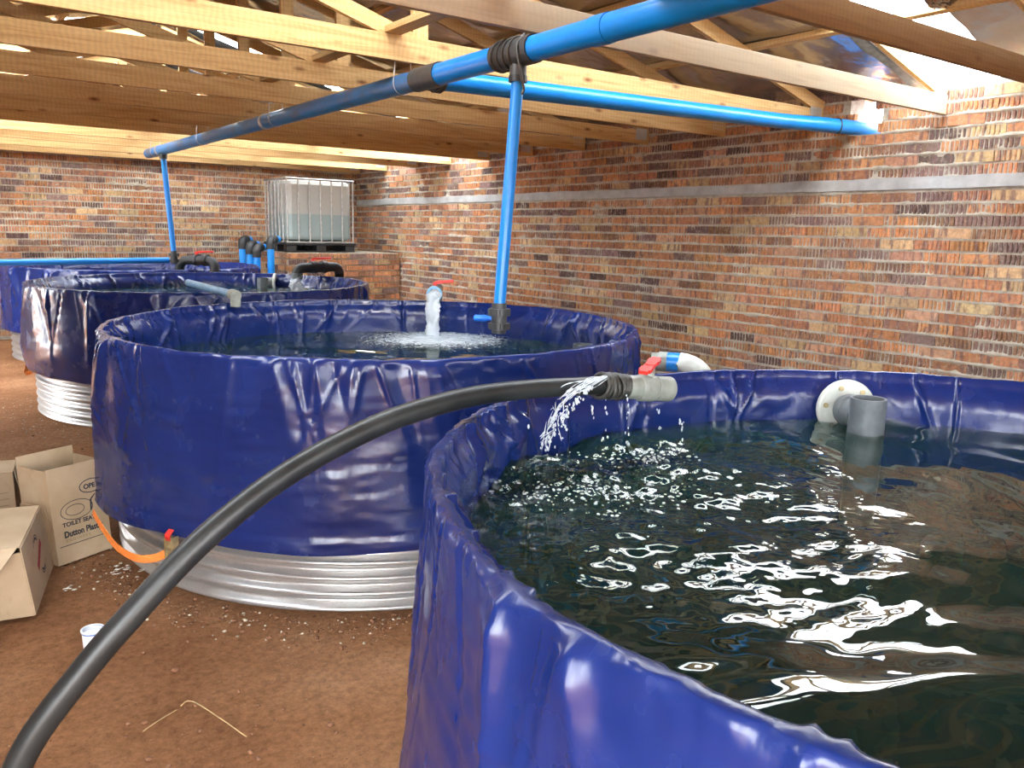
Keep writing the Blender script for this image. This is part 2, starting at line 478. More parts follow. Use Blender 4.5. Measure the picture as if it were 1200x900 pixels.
# ------------------------------------------------------------------ floor
def make_floor():
    xs = np.linspace(-6, 9, 151); ys = np.linspace(-6, 17, 231)
    X, Y = np.meshgrid(xs, ys, indexing='ij')
    Z = 0.018 * vnoise(X + 20, Y + 20, 0.8, 3, 5) + 0.006 * vnoise(X + 20, Y + 20, 4.0, 9, 3) - 0.012
    o = grid_mesh('floor', np.stack([X, Y, Z], -1), 'soil')
    tag(o, kind='structure')
    MB().add([(-60, -60, -0.06), (60, -60, -0.06), (60, 60, -0.06), (-60, 60, -0.06)], [(0, 1, 2, 3)]).build('ground', 'soil').__setitem__('kind', 'structure')
make_floor()

# ------------------------------------------------------------------ brick walls
BL, BH, JT = 0.291, 0.077, 0.009
COURSE = 0.098
def brick_template(kind):
    """front profile swept vertically; local x along the wall, y into the wall, z up (centred)"""
    h = BH / 2; L = BL / 2
    if kind == 'ribbed':
        n = 8; p = BL / n; pts = []
        for i in range(n):
            x0 = -L + i * p
            pts += [(x0 + 0.06 * p, 0.0), (x0 + 0.60 * p, 0.001), (x0 + 0.80 * p, 0.016)]
        pts[-1] = (L, 0.0)
    elif kind == 'smooth':
        pts = [(-L, 0.003), (-L + 0.006, 0.0), (L - 0.006, 0.0), (L, 0.003)]
    pts = [(-L, 0.045)] + pts + [(L, 0.045)]
    n = len(pts)
    vs = [(x, y, -h) for x, y in pts] + [(x, y, h) for x, y in pts]
    fs = [(i, i + 1, n + i + 1, n + i) for i in range(n - 1)]
    fs += [tuple(reversed(range(n))), tuple(range(n, 2 * n))]
    return vs, fs
BRICK_ME = {}
TPL = {}
for kd in ('ribbed', 'smooth'):
    vs, fs = brick_template(kd); TPL[kd] = (np.array(vs), fs)
    me = bpy.data.meshes.new('brick_' + kd); me.from_pydata(vs, [], fs); me.materials.append(MAT['brick_piece']); me.update()
    BRICK_ME[kd] = me
PALETTE = [((0.52, 0.245, 0.115), 38), ((0.42, 0.195, 0.105), 18), ((0.24, 0.16, 0.145), 17), ((0.55, 0.38, 0.21), 11),
           ((0.29, 0.155, 0.095), 12), ((0.13, 0.085, 0.08), 5), ((0.50, 0.27, 0.17), 11)]
PC = [p[0] for p in PALETTE]; PW = [p[1] for p in PALETTE]

def brick_field(parent, origin, u, into, rows, u0, u1, keep, n_ind, visible, rnd, long_ok=True):
    """rows: list of course bottom heights. keep(uc, zc) -> bool. Individuals first, the rest one stuff mesh"""
    u = Vector(u); into = Vector(into); origin = Vector(origin)
    R = Matrix((u, into, Vector((0, 0, 1)))).transposed()
    items = []
    for k, z in enumerate(rows):
        off = (0.0 if k % 2 else 0.5) * (BL + JT) + rnd.uniform(-0.05, 0.05)
        a = u0 - off
        while a < u1:
            L = BL
            lo = max(a, u0); hi = min(a + L, u1)
            if hi - lo > 0.05:
                c = (lo + hi) / 2; zc = z + BH / 2
                if keep(c, zc):
                    col = rnd.choices(PC, PW)[0]; j = rnd.uniform(0.8, 1.18)
                    col = tuple(x * j * rnd.uniform(0.95, 1.05) for x in col)
                    tan = col[0] / max(col[2], 1e-4) < 4.2 and col[0] > 0.4
                    kd = 'smooth' if rnd.random() < (0.75 if tan else 0.13) else 'ribbed'
                    pos = origin + u * c + Vector((0, 0, zc + rnd.uniform(-0.003, 0.003))) - into * rnd.uniform(-0.003, 0.006)
                    items.append((pos, (hi - lo) / BL, kd, col, rnd.uniform(-0.012, 0.012), rnd.choice((0, 1))))
            a += L + JT + rnd.uniform(-0.002, 0.004)
    score = []
    for i, it in enumerate(items):
        q = proj(it[0])
        s = 0
        if q and 0 <= q[0] <= 1200 and 0 <= q[1] <= 900 and visible(q, it[0]): s = 1 / q[2]
        score.append(s)
    order = sorted(range(len(items)), key=lambda i: -score[i])
    ind = [i for i in order[:n_ind] if score[i] > 0]; inds = set(ind)
    off = ORG[parent.name]
    for i in ind:
        pos, sx, kd, col, rot, flip = items[i]
        o = bpy.data.objects.new('brick', BRICK_ME[kd]); COL.objects.link(o); o.parent = parent
        M = R @ Matrix.Rotation(rot, 3, 'Y')
        if flip: M = M @ Matrix.Rotation(PI, 3, 'Y')
        M = M.to_4x4() @ Matrix.Diagonal((sx, 1, 1, 1)); M.translation = pos - off
        o.matrix_local = M; o.color = (*col, 1)
    V = []; F = []; Cc = []; nb = 0
    for i, (pos, sx, kd, col, rot, flip) in enumerate(items):
        if i in inds: continue
        tv, tf = TPL[kd]
        M = np.array(R @ Matrix.Rotation(rot + (PI if flip else 0), 3, 'Y'))
        v = (tv * np.array([sx, 1, 1])) @ M.T + np.array(pos - off)
        V.append(v); F.extend([tuple(x + nb for x in f) for f in tf]); nb += len(tv)
        Cc.append(np.tile(np.array([*col, 1.0]), (len(tv), 1)))
    if V:
        me = bpy.data.meshes.new('brickwork'); me.from_pydata(np.concatenate(V).tolist(), [], F)
        at = me.color_attributes.new('bc', 'FLOAT_COLOR', 'POINT')
        at.data.foreach_set('color', np.concatenate(Cc).astype(np.float32).ravel())
        me.materials.append(MAT['brick_mass']); me.update()
        o = bpy.data.objects.new('brickwork', me); COL.objects.link(o); o.parent = parent; o['kind'] = 'stuff'

def mortar_face(parent, origin, u, into, u0, u1, z0, z1, su, sz, seed, zj=0.0):
    """rough mortar face: recessed behind the bricks, proud and ragged along the bed joints (zj = height of one joint)"""
    nu = max(2, int((u1 - u0) / su)); nz = max(2, int((z1 - z0) / sz))
    us = np.linspace(u0, u1, nu); zs = np.linspace(z0, z1, nz)
    U, Z = np.meshgrid(us, zs, indexing='ij')
    ph = ((Z - zj + 0.006 * vnoise(U + 3, Z + 60, 3.0, seed + 2, 3)) / COURSE) % 1.0
    dj = np.minimum(ph, 1 - ph) * COURSE
    bed = np.exp(-(dj / 0.017) ** 2) * (0.55 + 0.9 * vnoise(U + 50, Z + 9, 5.0, seed + 7, 4))
    dep = 0.010 + 0.011 * vnoise(U + 30, Z + 7, 15.0, seed, 3) + 0.007 * vnoise(U + 30, Z + 7, 2.2, seed + 5, 3) - 0.019 * bed
    dep = np.clip(dep, -0.012, 0.022)
    P = np.array(origin) + U[..., None] * np.array(u) + dep[..., None] * np.array(into) + Z[..., None] * np.array([0, 0, 1.0])
    return grid_mesh('mortar', P, 'mortar', parent)

rr = random.Random(21)
# right wall: x = W, u runs towards -y (u value = -y)
BAND0, BAND1 = 2.20, 2.30
def top_right(y):
    if y < 3.56: return 3.03
    if y < 4.14: return 3.0
    if y < 4.46: return 2.69
    return 3.04
wall_r = MB()
for a, b in ((YB, 3.56), (3.56, 4.14), (4.14, 4.46), (4.46, D + 0.2)):
    t = top_right((a + b) / 2) - 0.01
    wall_r.box((W + 0.125, (a + b) / 2, t / 2 - 0.1), (0.21, b - a, t + 0.2))
wall_r = wall_r.build('wall_right', 'mortar', org=(W, 0, 0)); tag(wall_r, kind='structure')
rows_r = [BAND0 - COURSE * k for k in range(22, 0, -1)] + [BAND1 + 0.004 + COURSE * k for k in range(8)]
brick_field(wall_r, (W, 0, 0), (0, -1, 0), (1, 0, 0), rows_r, -D, -YB,
            lambda uc, zc: zc + BH / 2 < top_right(-uc) + 0.03, 300,
            lambda q, p: q[1] < (445 if q[0] > 745 else 375), rr)
for a, b in ((YB, 3.56), (3.56, 4.14), (4.14, 4.46), (4.46, D)):
    mortar_face(wall_r, (W, 0, 0), (0, -1, 0), (1, 0, 0), -b, -a, 0.0, BAND0, 0.026, 0.0115, 40, BAND0 - (COURSE - BH) / 2)
    mortar_face(wall_r, (W, 0, 0), (0, -1, 0), (1, 0, 0), -b, -a, BAND1, top_right((a + b) / 2) - 0.005, 0.026, 0.0115, 43, BAND1 - 0.006)
bd = MB()
ys = np.linspace(YB, D, 260)
top = BAND1 + 0.022 * vnoise(ys, ys * 0, 1.7, 5, 4); bot = BAND0 + 0.006 + 0.006 * vnoise(ys, ys * 0 + 3, 2.0, 8, 4)
vs = []
for y, t, b in zip(ys, top, bot):
    vs += [(W - 0.012, y, b), (W - 0.014, y, t), (W + 0.05, y, t), (W + 0.05, y, b)]
bd.add(vs, [(i * 4 + a, i * 4 + (a + 1) % 4, i * 4 + 4 + (a + 1) % 4, i * 4 + 4 + a) for i in range(len(ys) - 1) for a in range(4)])
bo = bd.build('ring_beam', 'concrete', wall_r); tag(bo, 'grey concrete ring beam band across the brick wall')

# far wall: y = D
wall_f = MB().box(((XL + W) / 2, D + 0.125, 1.3), (W - XL, 0.21, 3.0))
gx = [XL, RIDGE, W]
wall_f.add([(x, y, z) for y in (D + 0.02, D + 0.2) for x, z in ((XL, 2.75), (W, 2.75), (W, raf(W) - 0.06), (RIDGE, raf(RIDGE) - 0.10), (XL, raf(XL) - 0.06))],
           [(0, 4, 3, 2, 1), (5, 6, 7, 8, 9), (2, 3, 8, 7), (3, 4, 9, 8)])
wall_f = wall_f.build('wall_far', 'mortar', org=(0, D, 0)); tag(wall_f, kind='structure')
rows_f = [0.045 + COURSE * k for k in range(42)]
brick_field(wall_f, (0, D, 0), (1, 0, 0), (0, 1, 0), rows_f, XL, W,
            lambda uc, zc: zc + 0.05 < raf(uc) - 0.05, 300, lambda q, p: q[1] < 312 and p[2] < 2.8 and p[0] < 4.9, rr)
mortar_face(wall_f, (0, D, 0), (1, 0, 0), (0, 1, 0), XL, W, 0.0, 2.95, 0.03, 0.0125, 60, 0.045 - (COURSE - BH) / 2)

# left wall with two wide doorways placed to match the light, and the wall behind the camera (both outside the picture)
DOORS = [(-2.3, 0.7, 2.45), (9.8, 11.6, 2.1)]
wl_ = MB(); edges = [YB] + [e for d in DOORS for e in d[:2]] + [D + 0.2]
for i in range(0, len(edges), 2):
    wl_.box((XL - 0.125, (edges[i] + edges[i + 1]) / 2, 1.4), (0.21, edges[i + 1] - edges[i], 2.9))
for a, b, h in DOORS:
    wl_.box((XL - 0.125, (a + b) / 2, (h + 2.85) / 2), (0.21, b - a, 2.85 - h))
wall_l = wl_.build('wall_left', 'mortar', org=(XL, 0, 0)); tag(wall_l, kind='structure')
brick_field(wall_l, (XL, 0, 0), (0, 1, 0), (-1, 0, 0), [0.045 + COURSE * k for k in range(28)], YB, D,
            lambda uc, zc: not any(a - 0.14 < uc < b + 0.14 and zc < h for a, b, h in DOORS), 0, lambda q, p: False, rr)
BDX = (-1.1, 2.2, 2.3)  # unseen back opening, also placed to match the light
wall_b = MB()
for a, b, z0, z1 in ((XL, BDX[0], -0.05, 2.85), (BDX[1], W, -0.05, 2.85), (BDX[0], BDX[1], BDX[2], 2.85)): wall_b.box(((a + b) / 2, YB - 0.125, (z0 + z1) / 2), (b - a, 0.21, z1 - z0))
wall_b = wall_b.build('wall_back', 'mortar', org=(0, YB, 0)); tag(wall_b, kind='structure')
brick_field(wall_b, (0, YB, 0), (-1, 0, 0), (0, -1, 0), [0.045 + COURSE * k for k in range(28)], -W, -XL,
            lambda uc, zc: not (BDX[0] - 0.14 < -uc < BDX[1] + 0.14 and zc < BDX[2]), 0, lambda q, p: False, rr)

# ------------------------------------------------------------------ roof covering
STRIPS = [(3.12, 3.92), (10.3, 11.1), (12.6, 13.15)]
PURL_R = [5.78, 4.82, 3.86, 2.90]
PURL = PURL_R + [2 * RIDGE - x for x in PURL_R]
roof = thing('ceiling', None, None, (RIDGE, 5, 3), kind='structure')
def span_list():
    out = []; y = YB - 0.3
    for a, b in STRIPS:
        out.append((y, a, 'foil')); out.append((a, b, 'clear')); y = b
    out.append((y, D + 0.35, 'foil')); return out
def sheet(y0, y1, side, dz, pitch, amp, mat, name):
    ny = max(4, int((y1 - y0) / pitch * 6)); ys = np.linspace(y0, y1, ny)
    xs = np.array([RIDGE, RIDGE + side * (W + 0.35 - RIDGE)])
    Xg, Yg = np.meshgrid(xs, ys, indexing='ij')
    Z = raf(W) + SLOPE * (W - RIDGE) - SLOPE * np.abs(Xg - RIDGE) + dz + amp * np.sin(2 * PI * Yg / pitch)
    grid_mesh(name, np.stack([Xg, Yg, Z], -1), mat, roof)
def foil(y0, y1, side, seed):
    ny = max(6, int((y1 - y0) / 0.06)); nx = 90
    ys = np.linspace(y0, y1, ny); xs = RIDGE + side * np.linspace(0, W + 0.1 - RIDGE, nx)
    Xg, Yg = np.meshgrid(xs, ys, indexing='ij')
    s = np.abs(Xg - RIDGE) - 0.25
    sag = -0.055 * np.sin(PI * ((s / 0.96) % 1.0)) ** 1.0 * (0.6 + 0.5 * vnoise(Xg + 9, Yg + 9, 0.7, seed, 2))
    cr = 0.018 * vnoise(Xg + 9, Yg + 9, 2.2, seed + 3, 4)
    edge = np.minimum(np.abs(Yg - y0), np.abs(Yg - y1))
    cr = cr + np.where(edge < 0.07, 0.02 * vnoise(Xg, Yg, 6, seed + 8, 2), 0)
    Z = raf(W) + SLOPE * (W - RIDGE) - SLOPE * np.abs(Xg - RIDGE) + 0.115 + sag + np.clip(cr, -0.03, 0.004)
    Yj = Yg + np.where(edge < 0.001, 0.035 * vnoise(Xg * 1.0, Yg, 3.0, seed + 12, 3), 0)
    grid_mesh('foil_lining', np.stack([Xg, Yj, Z], -1), 'foil', roof)
for i, (a, b, kd) in enumerate(span_list()):
    for side in (1, -1):
        if kd == 'foil':
            foil(a, b, side, 100 + i * 7 + side); sheet(a - 0.03, b + 0.03, side, 0.16, 0.15, 0.010, 'roof_sheet', 'roof_sheet')
        else:
            sheet(a, b, side, 0.16, 0.076, 0.008, 'clear_sheet', 'skylight_sheet')

PL = ['pine purlin one row up from the right wall, crossing the bright skylight',
      'pine purlin in the middle of the right roof slope', 'pine purlin one row below the ridge on the right slope', 'pine purlin beside the ridge on the right slope',
      'pine purlin one row up from the left wall', 'pine purlin in the middle of the left roof slope',
      'pine purlin one row below the ridge on the left slope', 'pine purlin beside the ridge on the left slope']
for x, lb in zip(PURL, PL):
    z = raf(x) + 0.057 + 0.026
    o = MB().beam((x, YB, z), (x, D + 0.0, z), 0.052, 0.05, up=(SLOPE * (1 if x > RIDGE else -1), 0, 1), bev=0.002).build('roof_purlin', 'pine_y')
    tag(o, lb, 'purlin', 'roof purlins')

# ------------------------------------------------------------------ trusses
TRUSS_Y = [-2.95, -1.85, -0.75, 0.36, 1.47, 2.58, 3.61, 4.73, 5.86, 6.95, 8.05, 9.12, 10.15, 11.2, 12.24, 13.35, 14.42]
TL = {2.58: 'brown-shaded pine roof truss right beside the bright skylight, its chord under the open foil',
      3.61: 'pine roof truss with a grey weathered saw-marked bottom chord at the skylight',
      4.73: 'pale pine roof truss just behind the blue branch pipe', 5.86: 'pine roof truss with large knots, next after the truss behind the branch pipe',
      6.95: 'pine roof truss with a split running along its bottom chord',
      8.05: 'pine roof truss one beyond the truss with the split chord', 9.12: 'pine roof truss two beyond the truss with the split chord',
      10.15: 'shaded pine roof truss just short of the far skylight', 11.2: 'pine roof truss right above the capped end of the blue main',
      12.24: 'brightly sunlit pine roof truss just in front of the white tote tank', 13.35: 'pine roof truss above the front of the white tote tank',
      14.42: 'pine roof truss against the far brick wall'}
def truss(y):
    if y < 2: lab = 'pine roof truss over the nearest tank'
    else: lab = TL.get(y, 'pine roof truss in the shaded run between the pipe fittings and the far skylights')
    t = thing('roof_truss', lab, 'roof truss', (RIDGE, y, CH_Z), 'pine roof trusses')
    th = 0.038; cz = CH_Z + 0.074
    jy = random.uniform(-0.006, 0.006)
    cm = 'pine_grey' if y == 3.61 else ('pine_shadowed' if y == 2.58 else 'pine_x')
    MB().beam((XL + 0.01, y, cz), (W - 0.012, y + jy, cz), th, 0.148, bev=0.002).build('bottom_chord', cm, t)
    for sx in (1, -1):
        e = RIDGE + sx * (W - 0.012 - RIDGE)
        MB().beam((e, y + 0.002, raf(W)), (RIDGE + sx * 0.02, y + 0.002, raf(RIDGE)), th, 0.112, bev=0.002).build('rafter', 'pine_x', t)
        if sx < 0:
            q = RIDGE - 2.05
            MB().beam((RIDGE - 0.06, y - 0.001, CH_Z + 0.13), (q, y - 0.001, raf(q) - 0.05), th * 0.9, 0.09).build('web', 'pine_x', t)
        hp = MB().box((RIDGE + sx * (W - RIDGE - 0.13), y - 0.0225, CH_Z + 0.10), (0.17, 0.003, 0.12))
        for i in range(5):
            for k in range(3):
                hp.box((RIDGE + sx * (W - RIDGE - 0.195 + i * 0.032), y - 0.0245, CH_Z + 0.065 + k * 0.034), (0.008, 0.004, 0.016))
        hp.build('nail_plate', 'galvanised', t)
    MB().beam((RIDGE, y, CH_Z + 0.12), (RIDGE, y, raf(RIDGE) - 0.03), th * 0.9, 0.105, up=(1, 0, 0)).build('king_post', 'pine_z', t)
for y in TRUSS_Y: truss(y)
# longitudinal ties lying on the chords
o = MB().beam((2.46, 2.4, CH_Z + 0.149 + 0.02), (2.46, 14.5, CH_Z + 0.149 + 0.02), 0.11, 0.038, bev=0.002).build('binder_board', 'pine_y')
tag(o, 'flat pine binder board lying along the tops of the chords beside the king posts', 'board')
o = MB().beam((4.6, 5.7, CH_Z + 0.169), (4.6, 14.5, CH_Z + 0.169), 0.11, 0.038, bev=0.002).build('binder_board', 'pine_y')
tag(o, 'flat pine binder board on the chords nearer the right wall', 'board')

# ------------------------------------------------------------------ tanks
RIM = 1.205
TANKS = [dict(c=(2.31, 0.85), r=1.585, w=1.0, n=1300, seed=3), dict(c=(2.36, 4.69), r=1.615, w=0.95, n=1000, seed=14),
         dict(c=(2.44, 8.83), r=1.66, w=1.05, n=640, seed=25), dict(c=(2.55, 12.68), r=1.66, w=1.0, n=480, seed=36)]
TLAB = ['corrugated steel fish tank with blue liner, hose valve hanging over its rim', 'corrugated steel fish tank with blue liner, orange strap around its base',
        'corrugated steel fish tank with blue liner, black inlet pipe pouring into it', 'corrugated steel fish tank with blue liner against the far wall']
WLAB = ['dark green rippled water reflecting the roof skylight in the tank under the hose valve', 'rippled water with painted white glints under the red-handled tap',
        'water in the tank with the black inlet pipe', 'water in the blue-lined tank against the far wall']
def folds(th, d, seed, r, n, wid, amp, slant, dmax):
    g = np.random.default_rng(seed); out = np.zeros_like(th)
    for i in range(n):
        t0 = g.uniform(0, 2 * PI); w = wid * g.uniform(0.4, 1.6) / r; a = amp * g.uniform(0.2, 1.0) * (1 if g.random() < 0.72 else -0.8)
        s = g.normal(0, slant) / r; L = dmax * g.uniform(0.35, 1.2); sp = g.uniform(0.3, 1.6)
        x = (th - t0 - s * d + PI) % (2 * PI) - PI
        ww = w * (0.45 + sp * d)
        env = np.exp(-(d / L) ** 2) * (0.35 + 0.65 * np.minimum(1, d / 0.07))
        out += a * env * np.exp(-(np.abs(x) / ww) ** 1.35)
    return out
def water_height(x, y, t, seed, slope, spots):
    g = np.random.default_rng(seed); h = np.zeros_like(x)
    n = 70
    for i in range(n):
        lam = 0.19 * (4.2 ** g.random()); a = g.uniform(0, 2 * PI); ph = g.uniform(0, 2 * PI)
        wgt = (lam / 0.35) ** 0.25
        h += wgt * slope * math.sqrt(2 / n) * lam / (2 * PI) * np.sin(2 * PI / lam * (x * math.cos(a) + y * math.sin(a)) + ph)
    calm = 0.55 + 0.45 * vnoise(x + 5, y + 5, 1.1, seed + 2, 2)
    h *= calm
    for (sx, sy, R, am) in spots:
        dd = np.hypot(x - sx, y - sy)
        e = np.exp(-(dd / R) ** 2)
        h += am * e * vnoise(x * 1.0 + 3, y * 1.0 + 3, 16, seed + 40, 3)
        h += am * 0.12 * np.exp(-dd / R) * np.sin(dd * 2 * PI / 0.085 + 2.5 * vnoise(x, y, 3, seed + 9, 2))
    return h
def make_tank(i):
    T = TANKS[i]; cx, cy = T['c']; r = T['r']; n = T['n']; sd = T['seed']
    t = thing('fish_tank', TLAB[i], 'water tank', (cx, cy, 0), 'round fish tanks in a row')
    # corrugated steel ring
    th = np.linspace(0, 2 * PI, 300, endpoint=False); zs = np.linspace(-0.01, 1.07, 155)
    TH, ZZ = np.meshgrid(th, zs, indexing='ij')
    rr_ = r - 0.067 + 0.0180 * np.cos(2 * PI * ZZ / 0.0765)
    grid_mesh('corrugated_wall', np.stack([cx + rr_ * np.cos(TH), cy + rr_ * np.sin(TH), ZZ], -1), 'galvanised', t, closed_u=True, flip=True)
    # liner
    th = np.linspace(0, 2 * PI, n, endpoint=False)
    zi = np.concatenate([np.linspace(0.03, 0.75, 6), np.linspace(0.82, RIM - 0.03, 22)])
    ao = np.linspace(0, PI, 9)
    no = 60 if i < 2 else 34
    do = np.linspace(0, 1, no)
    cols = []
    g1 = RIM + 0.007 * vnoise(th * r * 1.0 + 9, th * 0, 1.3, sd, 3) + 0.004 * vnoise(th * r + 9, th * 0 + 4, 8, sd + 2, 2)
    gather = lambda d: 0.011 * np.exp(-(d / 0.07) ** 1.1) * vnoise(th * r * 1.0 + 40, th * 0 + 1.3 * d, 17, sd + 5, 3)
    rin = r - 0.094
    # sheet across the bottom
    for f in (0.001, 0.5, 0.97):
        cols.append((rin * f + th * 0, 0.03 + th * 0))
    fin = folds
    for z in zi:
        d = g1 - z; dd = np.clip(d, 0, None)
        off = -fin(th, dd, sd + 1, r, 90, 0.020, 0.042, 0.6, 0.26) - gather(dd) * 1.4 - 0.012 * np.abs(vnoise(th * r + 12, th * 0 + 2 * z, 2.6, sd + 6, 3))
        cols.append((rin + 0.068 * np.exp(-(dd / 0.075) ** 2) + np.clip(off, -0.075, 0.0) , z + th * 0))
    R0 = cols[-1][0]
    hz = np.interp(th * r, th * r, g1)
    Ro = r - 0.010 + gather(0.0)
    for a in ao[1:-1]:
        cc = (1 - math.cos(a)) / 2
        cols.append((R0 * (1 - cc) + Ro * cc, hz - 0.005 + 0.005 * math.sin(a)))
    zb = 0.365 + 0.03 * vnoise(th * r * 1.0 + 9, th * 0, 0.9, sd + 9, 3)
    if i == 1:
        zb = 0.345 + 0.015 * vnoise(th * r + 9, th * 0, 0.9, sd + 9, 3) - 0.035 * np.exp(-(((th - 4.05 + PI) % (2 * PI) - PI) / 0.35) ** 2) - 0.055 * np.exp(-(((th - 3.2 + PI) % (2 * PI) - PI) / 0.32) ** 2)
    if i == 2: zb = zb + 0.03
    for f in do:
        z = hz - 0.02 + (zb - hz + 0.02) * f; d = hz - z
        off = folds(th, d, sd + 2, r, 40, 0.075, 0.036, 0.30, 0.75) + folds(th, d, sd + 3, r, 64, 0.015, 0.024, 0.42, 0.45) + gather(d) + 0.075 * d
        off += 0.018 * vnoise(th * r + 12, th * 0 + 1.5 * d, 1.6, sd + 7, 3) * np.minimum(1, d * 3)
        off += 0.005 * vnoise(th * r + 12 + d, th * 0 + 5 * d, 6.0, sd + 8, 3) * np.minimum(1, d * 4)
        if f > 0.93 and f < 0.985: off += 0.004
        if i == 2:   # tied in at the bottom by its strap
            off -= 0.05 * max(0, (f - 0.72) / 0.28) ** 1.5
        cols.append((r - 0.008 + np.clip(off, -0.004, 1), z))
    P = np.stack([np.stack([cx + R * np.cos(th), cy + R * np.sin(th), Z], -1) for R, Z in cols], 1)
    o = grid_mesh('liner', P, 'liner', t, closed_u=True)
    # water: closed body with a waved surface
    spots = {0: [(1.62, 1.85, 0.62, 0.015), (2.1, 1.98, 0.30, 0.008)], 1: [(3.36, 5.62, 0.55, 0.012)], 2: [(3.7, 9.4, 0.35, 0.010)], 3: [(2.8, 11.4, 0.3, 0.008)]}[i]
    nr, nt = ((190, 760) if i == 0 else (120, 480) if i == 1 else (60, 260))
    rad = np.sqrt(np.linspace(0.0, 1, nr) ** 1.35) * (rin - 0.001); th2 = np.linspace(0, 2 * PI, nt, endpoint=False)
    rad[0] = 0.0005
    TH, RD = np.meshgrid(th2, rad, indexing='ij')
    X = cx + RD * np.cos(TH); Y = cy + RD * np.sin(TH)
    Z = T['w'] + water_height(X, Y, 0, sd + 50, 0.12 if i == 0 else 0.08, spots)
    top = np.stack([X, Y, Z], -1)
    side = np.stack([top[:, -1] * np.array([1, 1, 0]) + np.array([0, 0, z]) for z in (0.5, 0.05)], 1)
    bot = np.stack([np.stack([cx + f * rin * np.cos(th2), cy + f * rin * np.sin(th2), 0.05 + th2 * 0], -1) for f in (0.5, 0.0005)], 1)
    w = grid_mesh('tank_water', np.concatenate([top, side, bot], 1), 'water', None, (cx, cy, 0.05), closed_u=True, flip=True)
    tag(w, WLAB[i], 'water', 'water in the fish tanks')
    return t
for i in range(4): make_tank(i)

# ------------------------------------------------------------------ overhead blue water main
MX, MZ = 2.55, 2.66
def ring(mb, y0, y1, ro, x=MX, z=MZ):
    mb.rev((x, y0, z), (0, y1 - y0, 0), [(0, ro - 0.006), (0, ro), (1, ro), (1, ro - 0.006)], 28)
main = thing('overhead_water_pipe', 'long blue water main hung under the roof chords', 'pipe', (MX, 6.5, MZ))
R_M = 0.062
MB().tube([(MX, YB + 0.2, MZ), (MX, 2.95, MZ)], R_M, 28).build('pipe_section', 'pipe_blue', main)
MB().tube([(MX, 2.9, MZ), (MX, 4.4, MZ)], R_M - 0.0015, 28).build('pipe_section', 'pipe_blue', main)
MB().tube([(MX, 4.4, MZ), (MX, 11.62, MZ)], R_M - 0.002, 28).build('pipe_section', 'pipe_blue_dirty', main)
mb = MB(); mb.rev((MX, 2.86, MZ), (0, 0.10, 0), [(0, R_M + 0.0005), (0, R_M + 0.004), (1, R_M + 0.004), (1, R_M)], 28); mb.build('socket_joint', 'pipe_blue', main)
# tee with the drop above the tapped tank, wrapped in black tape
tee = MB(); ring(tee, 3.40, 3.72, 0.070); tee.tube([(MX, 3.54, MZ - 0.05), (MX, 3.54, MZ - 0.115)], 0.043, 20)
tee = tee.build('tee', 'pvc_dark', main)
tp = MB()
for k in range(4):
    pts = [(MX + 0.0735 * math.cos(a), 3.50 + 0.05 * k + 0.03 * a / PI, MZ + 0.0735 * math.sin(a)) for a in np.linspace(0, 2 * PI, 24)]
    tp.tube(pts, 0.0065, 6)
tp.tube(spline([(MX - 0.02, 3.47, MZ + 0.075), (MX - 0.075, 3.45, MZ + 0.01), (MX - 0.07, 3.43, MZ - 0.09), (MX - 0.055, 3.43, MZ - 0.15), (MX - 0.035, 3.44, MZ - 0.19), (MX - 0.045, 3.44, MZ - 0.215)], 6), 0.007, 6)
tp.build('tape_wrap', 'tape', tee)
MB().rev((MX, 3.54, MZ - 0.112), (0, 0, -0.03), [(0, 0.034), (0, 0.047), (1, 0.047), (1, 0.03)], 24).build('collar', 'poly_black', main)
def drop_pipe(parent, top, bot, handle=True):
    MB().tube([top, bot], 0.0315, 20).build('drop_pipe', 'pipe_blue', parent)
    b = Vector(bot); v = MB()
    v.rev(b + Vector((0, 0, 0.02)), (0, 0, -0.16), [(0, 0.03), (0, 0.038), (0.18, 0.038), (0.18, 0.055), (0.42, 0.055), (0.42, 0.042), (0.66, 0.042), (0.66, 0.054), (0.86, 0.054), (0.88, 0.038), (1, 0.036), (1, 0.01)], 24)
    for k in range(18):
        a = 2 * PI * k / 18
        v.box(b + Vector((0.056 * math.cos(a), 0.056 * math.sin(a), -0.028)), (0.006, 0.006, 0.034)); v.box(b + Vector((0.055 * math.cos(a), 0.055 * math.sin(a), -0.10)), (0.006, 0.006, 0.028))
    vo = v.build('ball_valve', 'pvc_dark', parent)
    if handle:
        h = MB(); d = (RIGHT * -1); d.z = 0; d.normalize(); sd = Vector((-d.y, d.x, 0))
        c = b + Vector((0, 0, -0.062))
        h.tube([c + d * 0.035, c + d * 0.062], 0.012, 12)
        h.tube([c + d * 0.058, c + d * 0.075, c + d * 0.10, c + d * 0.125, c + d * 0.135], [0.012, 0.019, 0.017, 0.018, 0.008], 12)
        ho = h.build('handle', 'valve_blue', vo)
drop_pipe(main, (MX, 3.54, MZ - 0.13), (2.475, 3.555, 1.385))
# coupling where the branch leaves
cp = MB(); ring(cp, 4.30, 4.58, 0.069); cp.tube([(MX + 0.04, 4.5, MZ), (MX + 0.13, 4.5, MZ + 0.003)], 0.066, 24); cp = cp.build('branch_tee', 'pvc_dark', main)
tp = MB()
for k in range(3):
    tp.tube([(MX + 0.085 + 0.02 * k + 0.012 * math.sin(a), 4.5 + 0.068 * math.cos(a), MZ + 0.068 * math.sin(a)) for a in np.linspace(0, 2 * PI, 20)], 0.006, 6)
tp.build('tape_wrap', 'tape', cp)
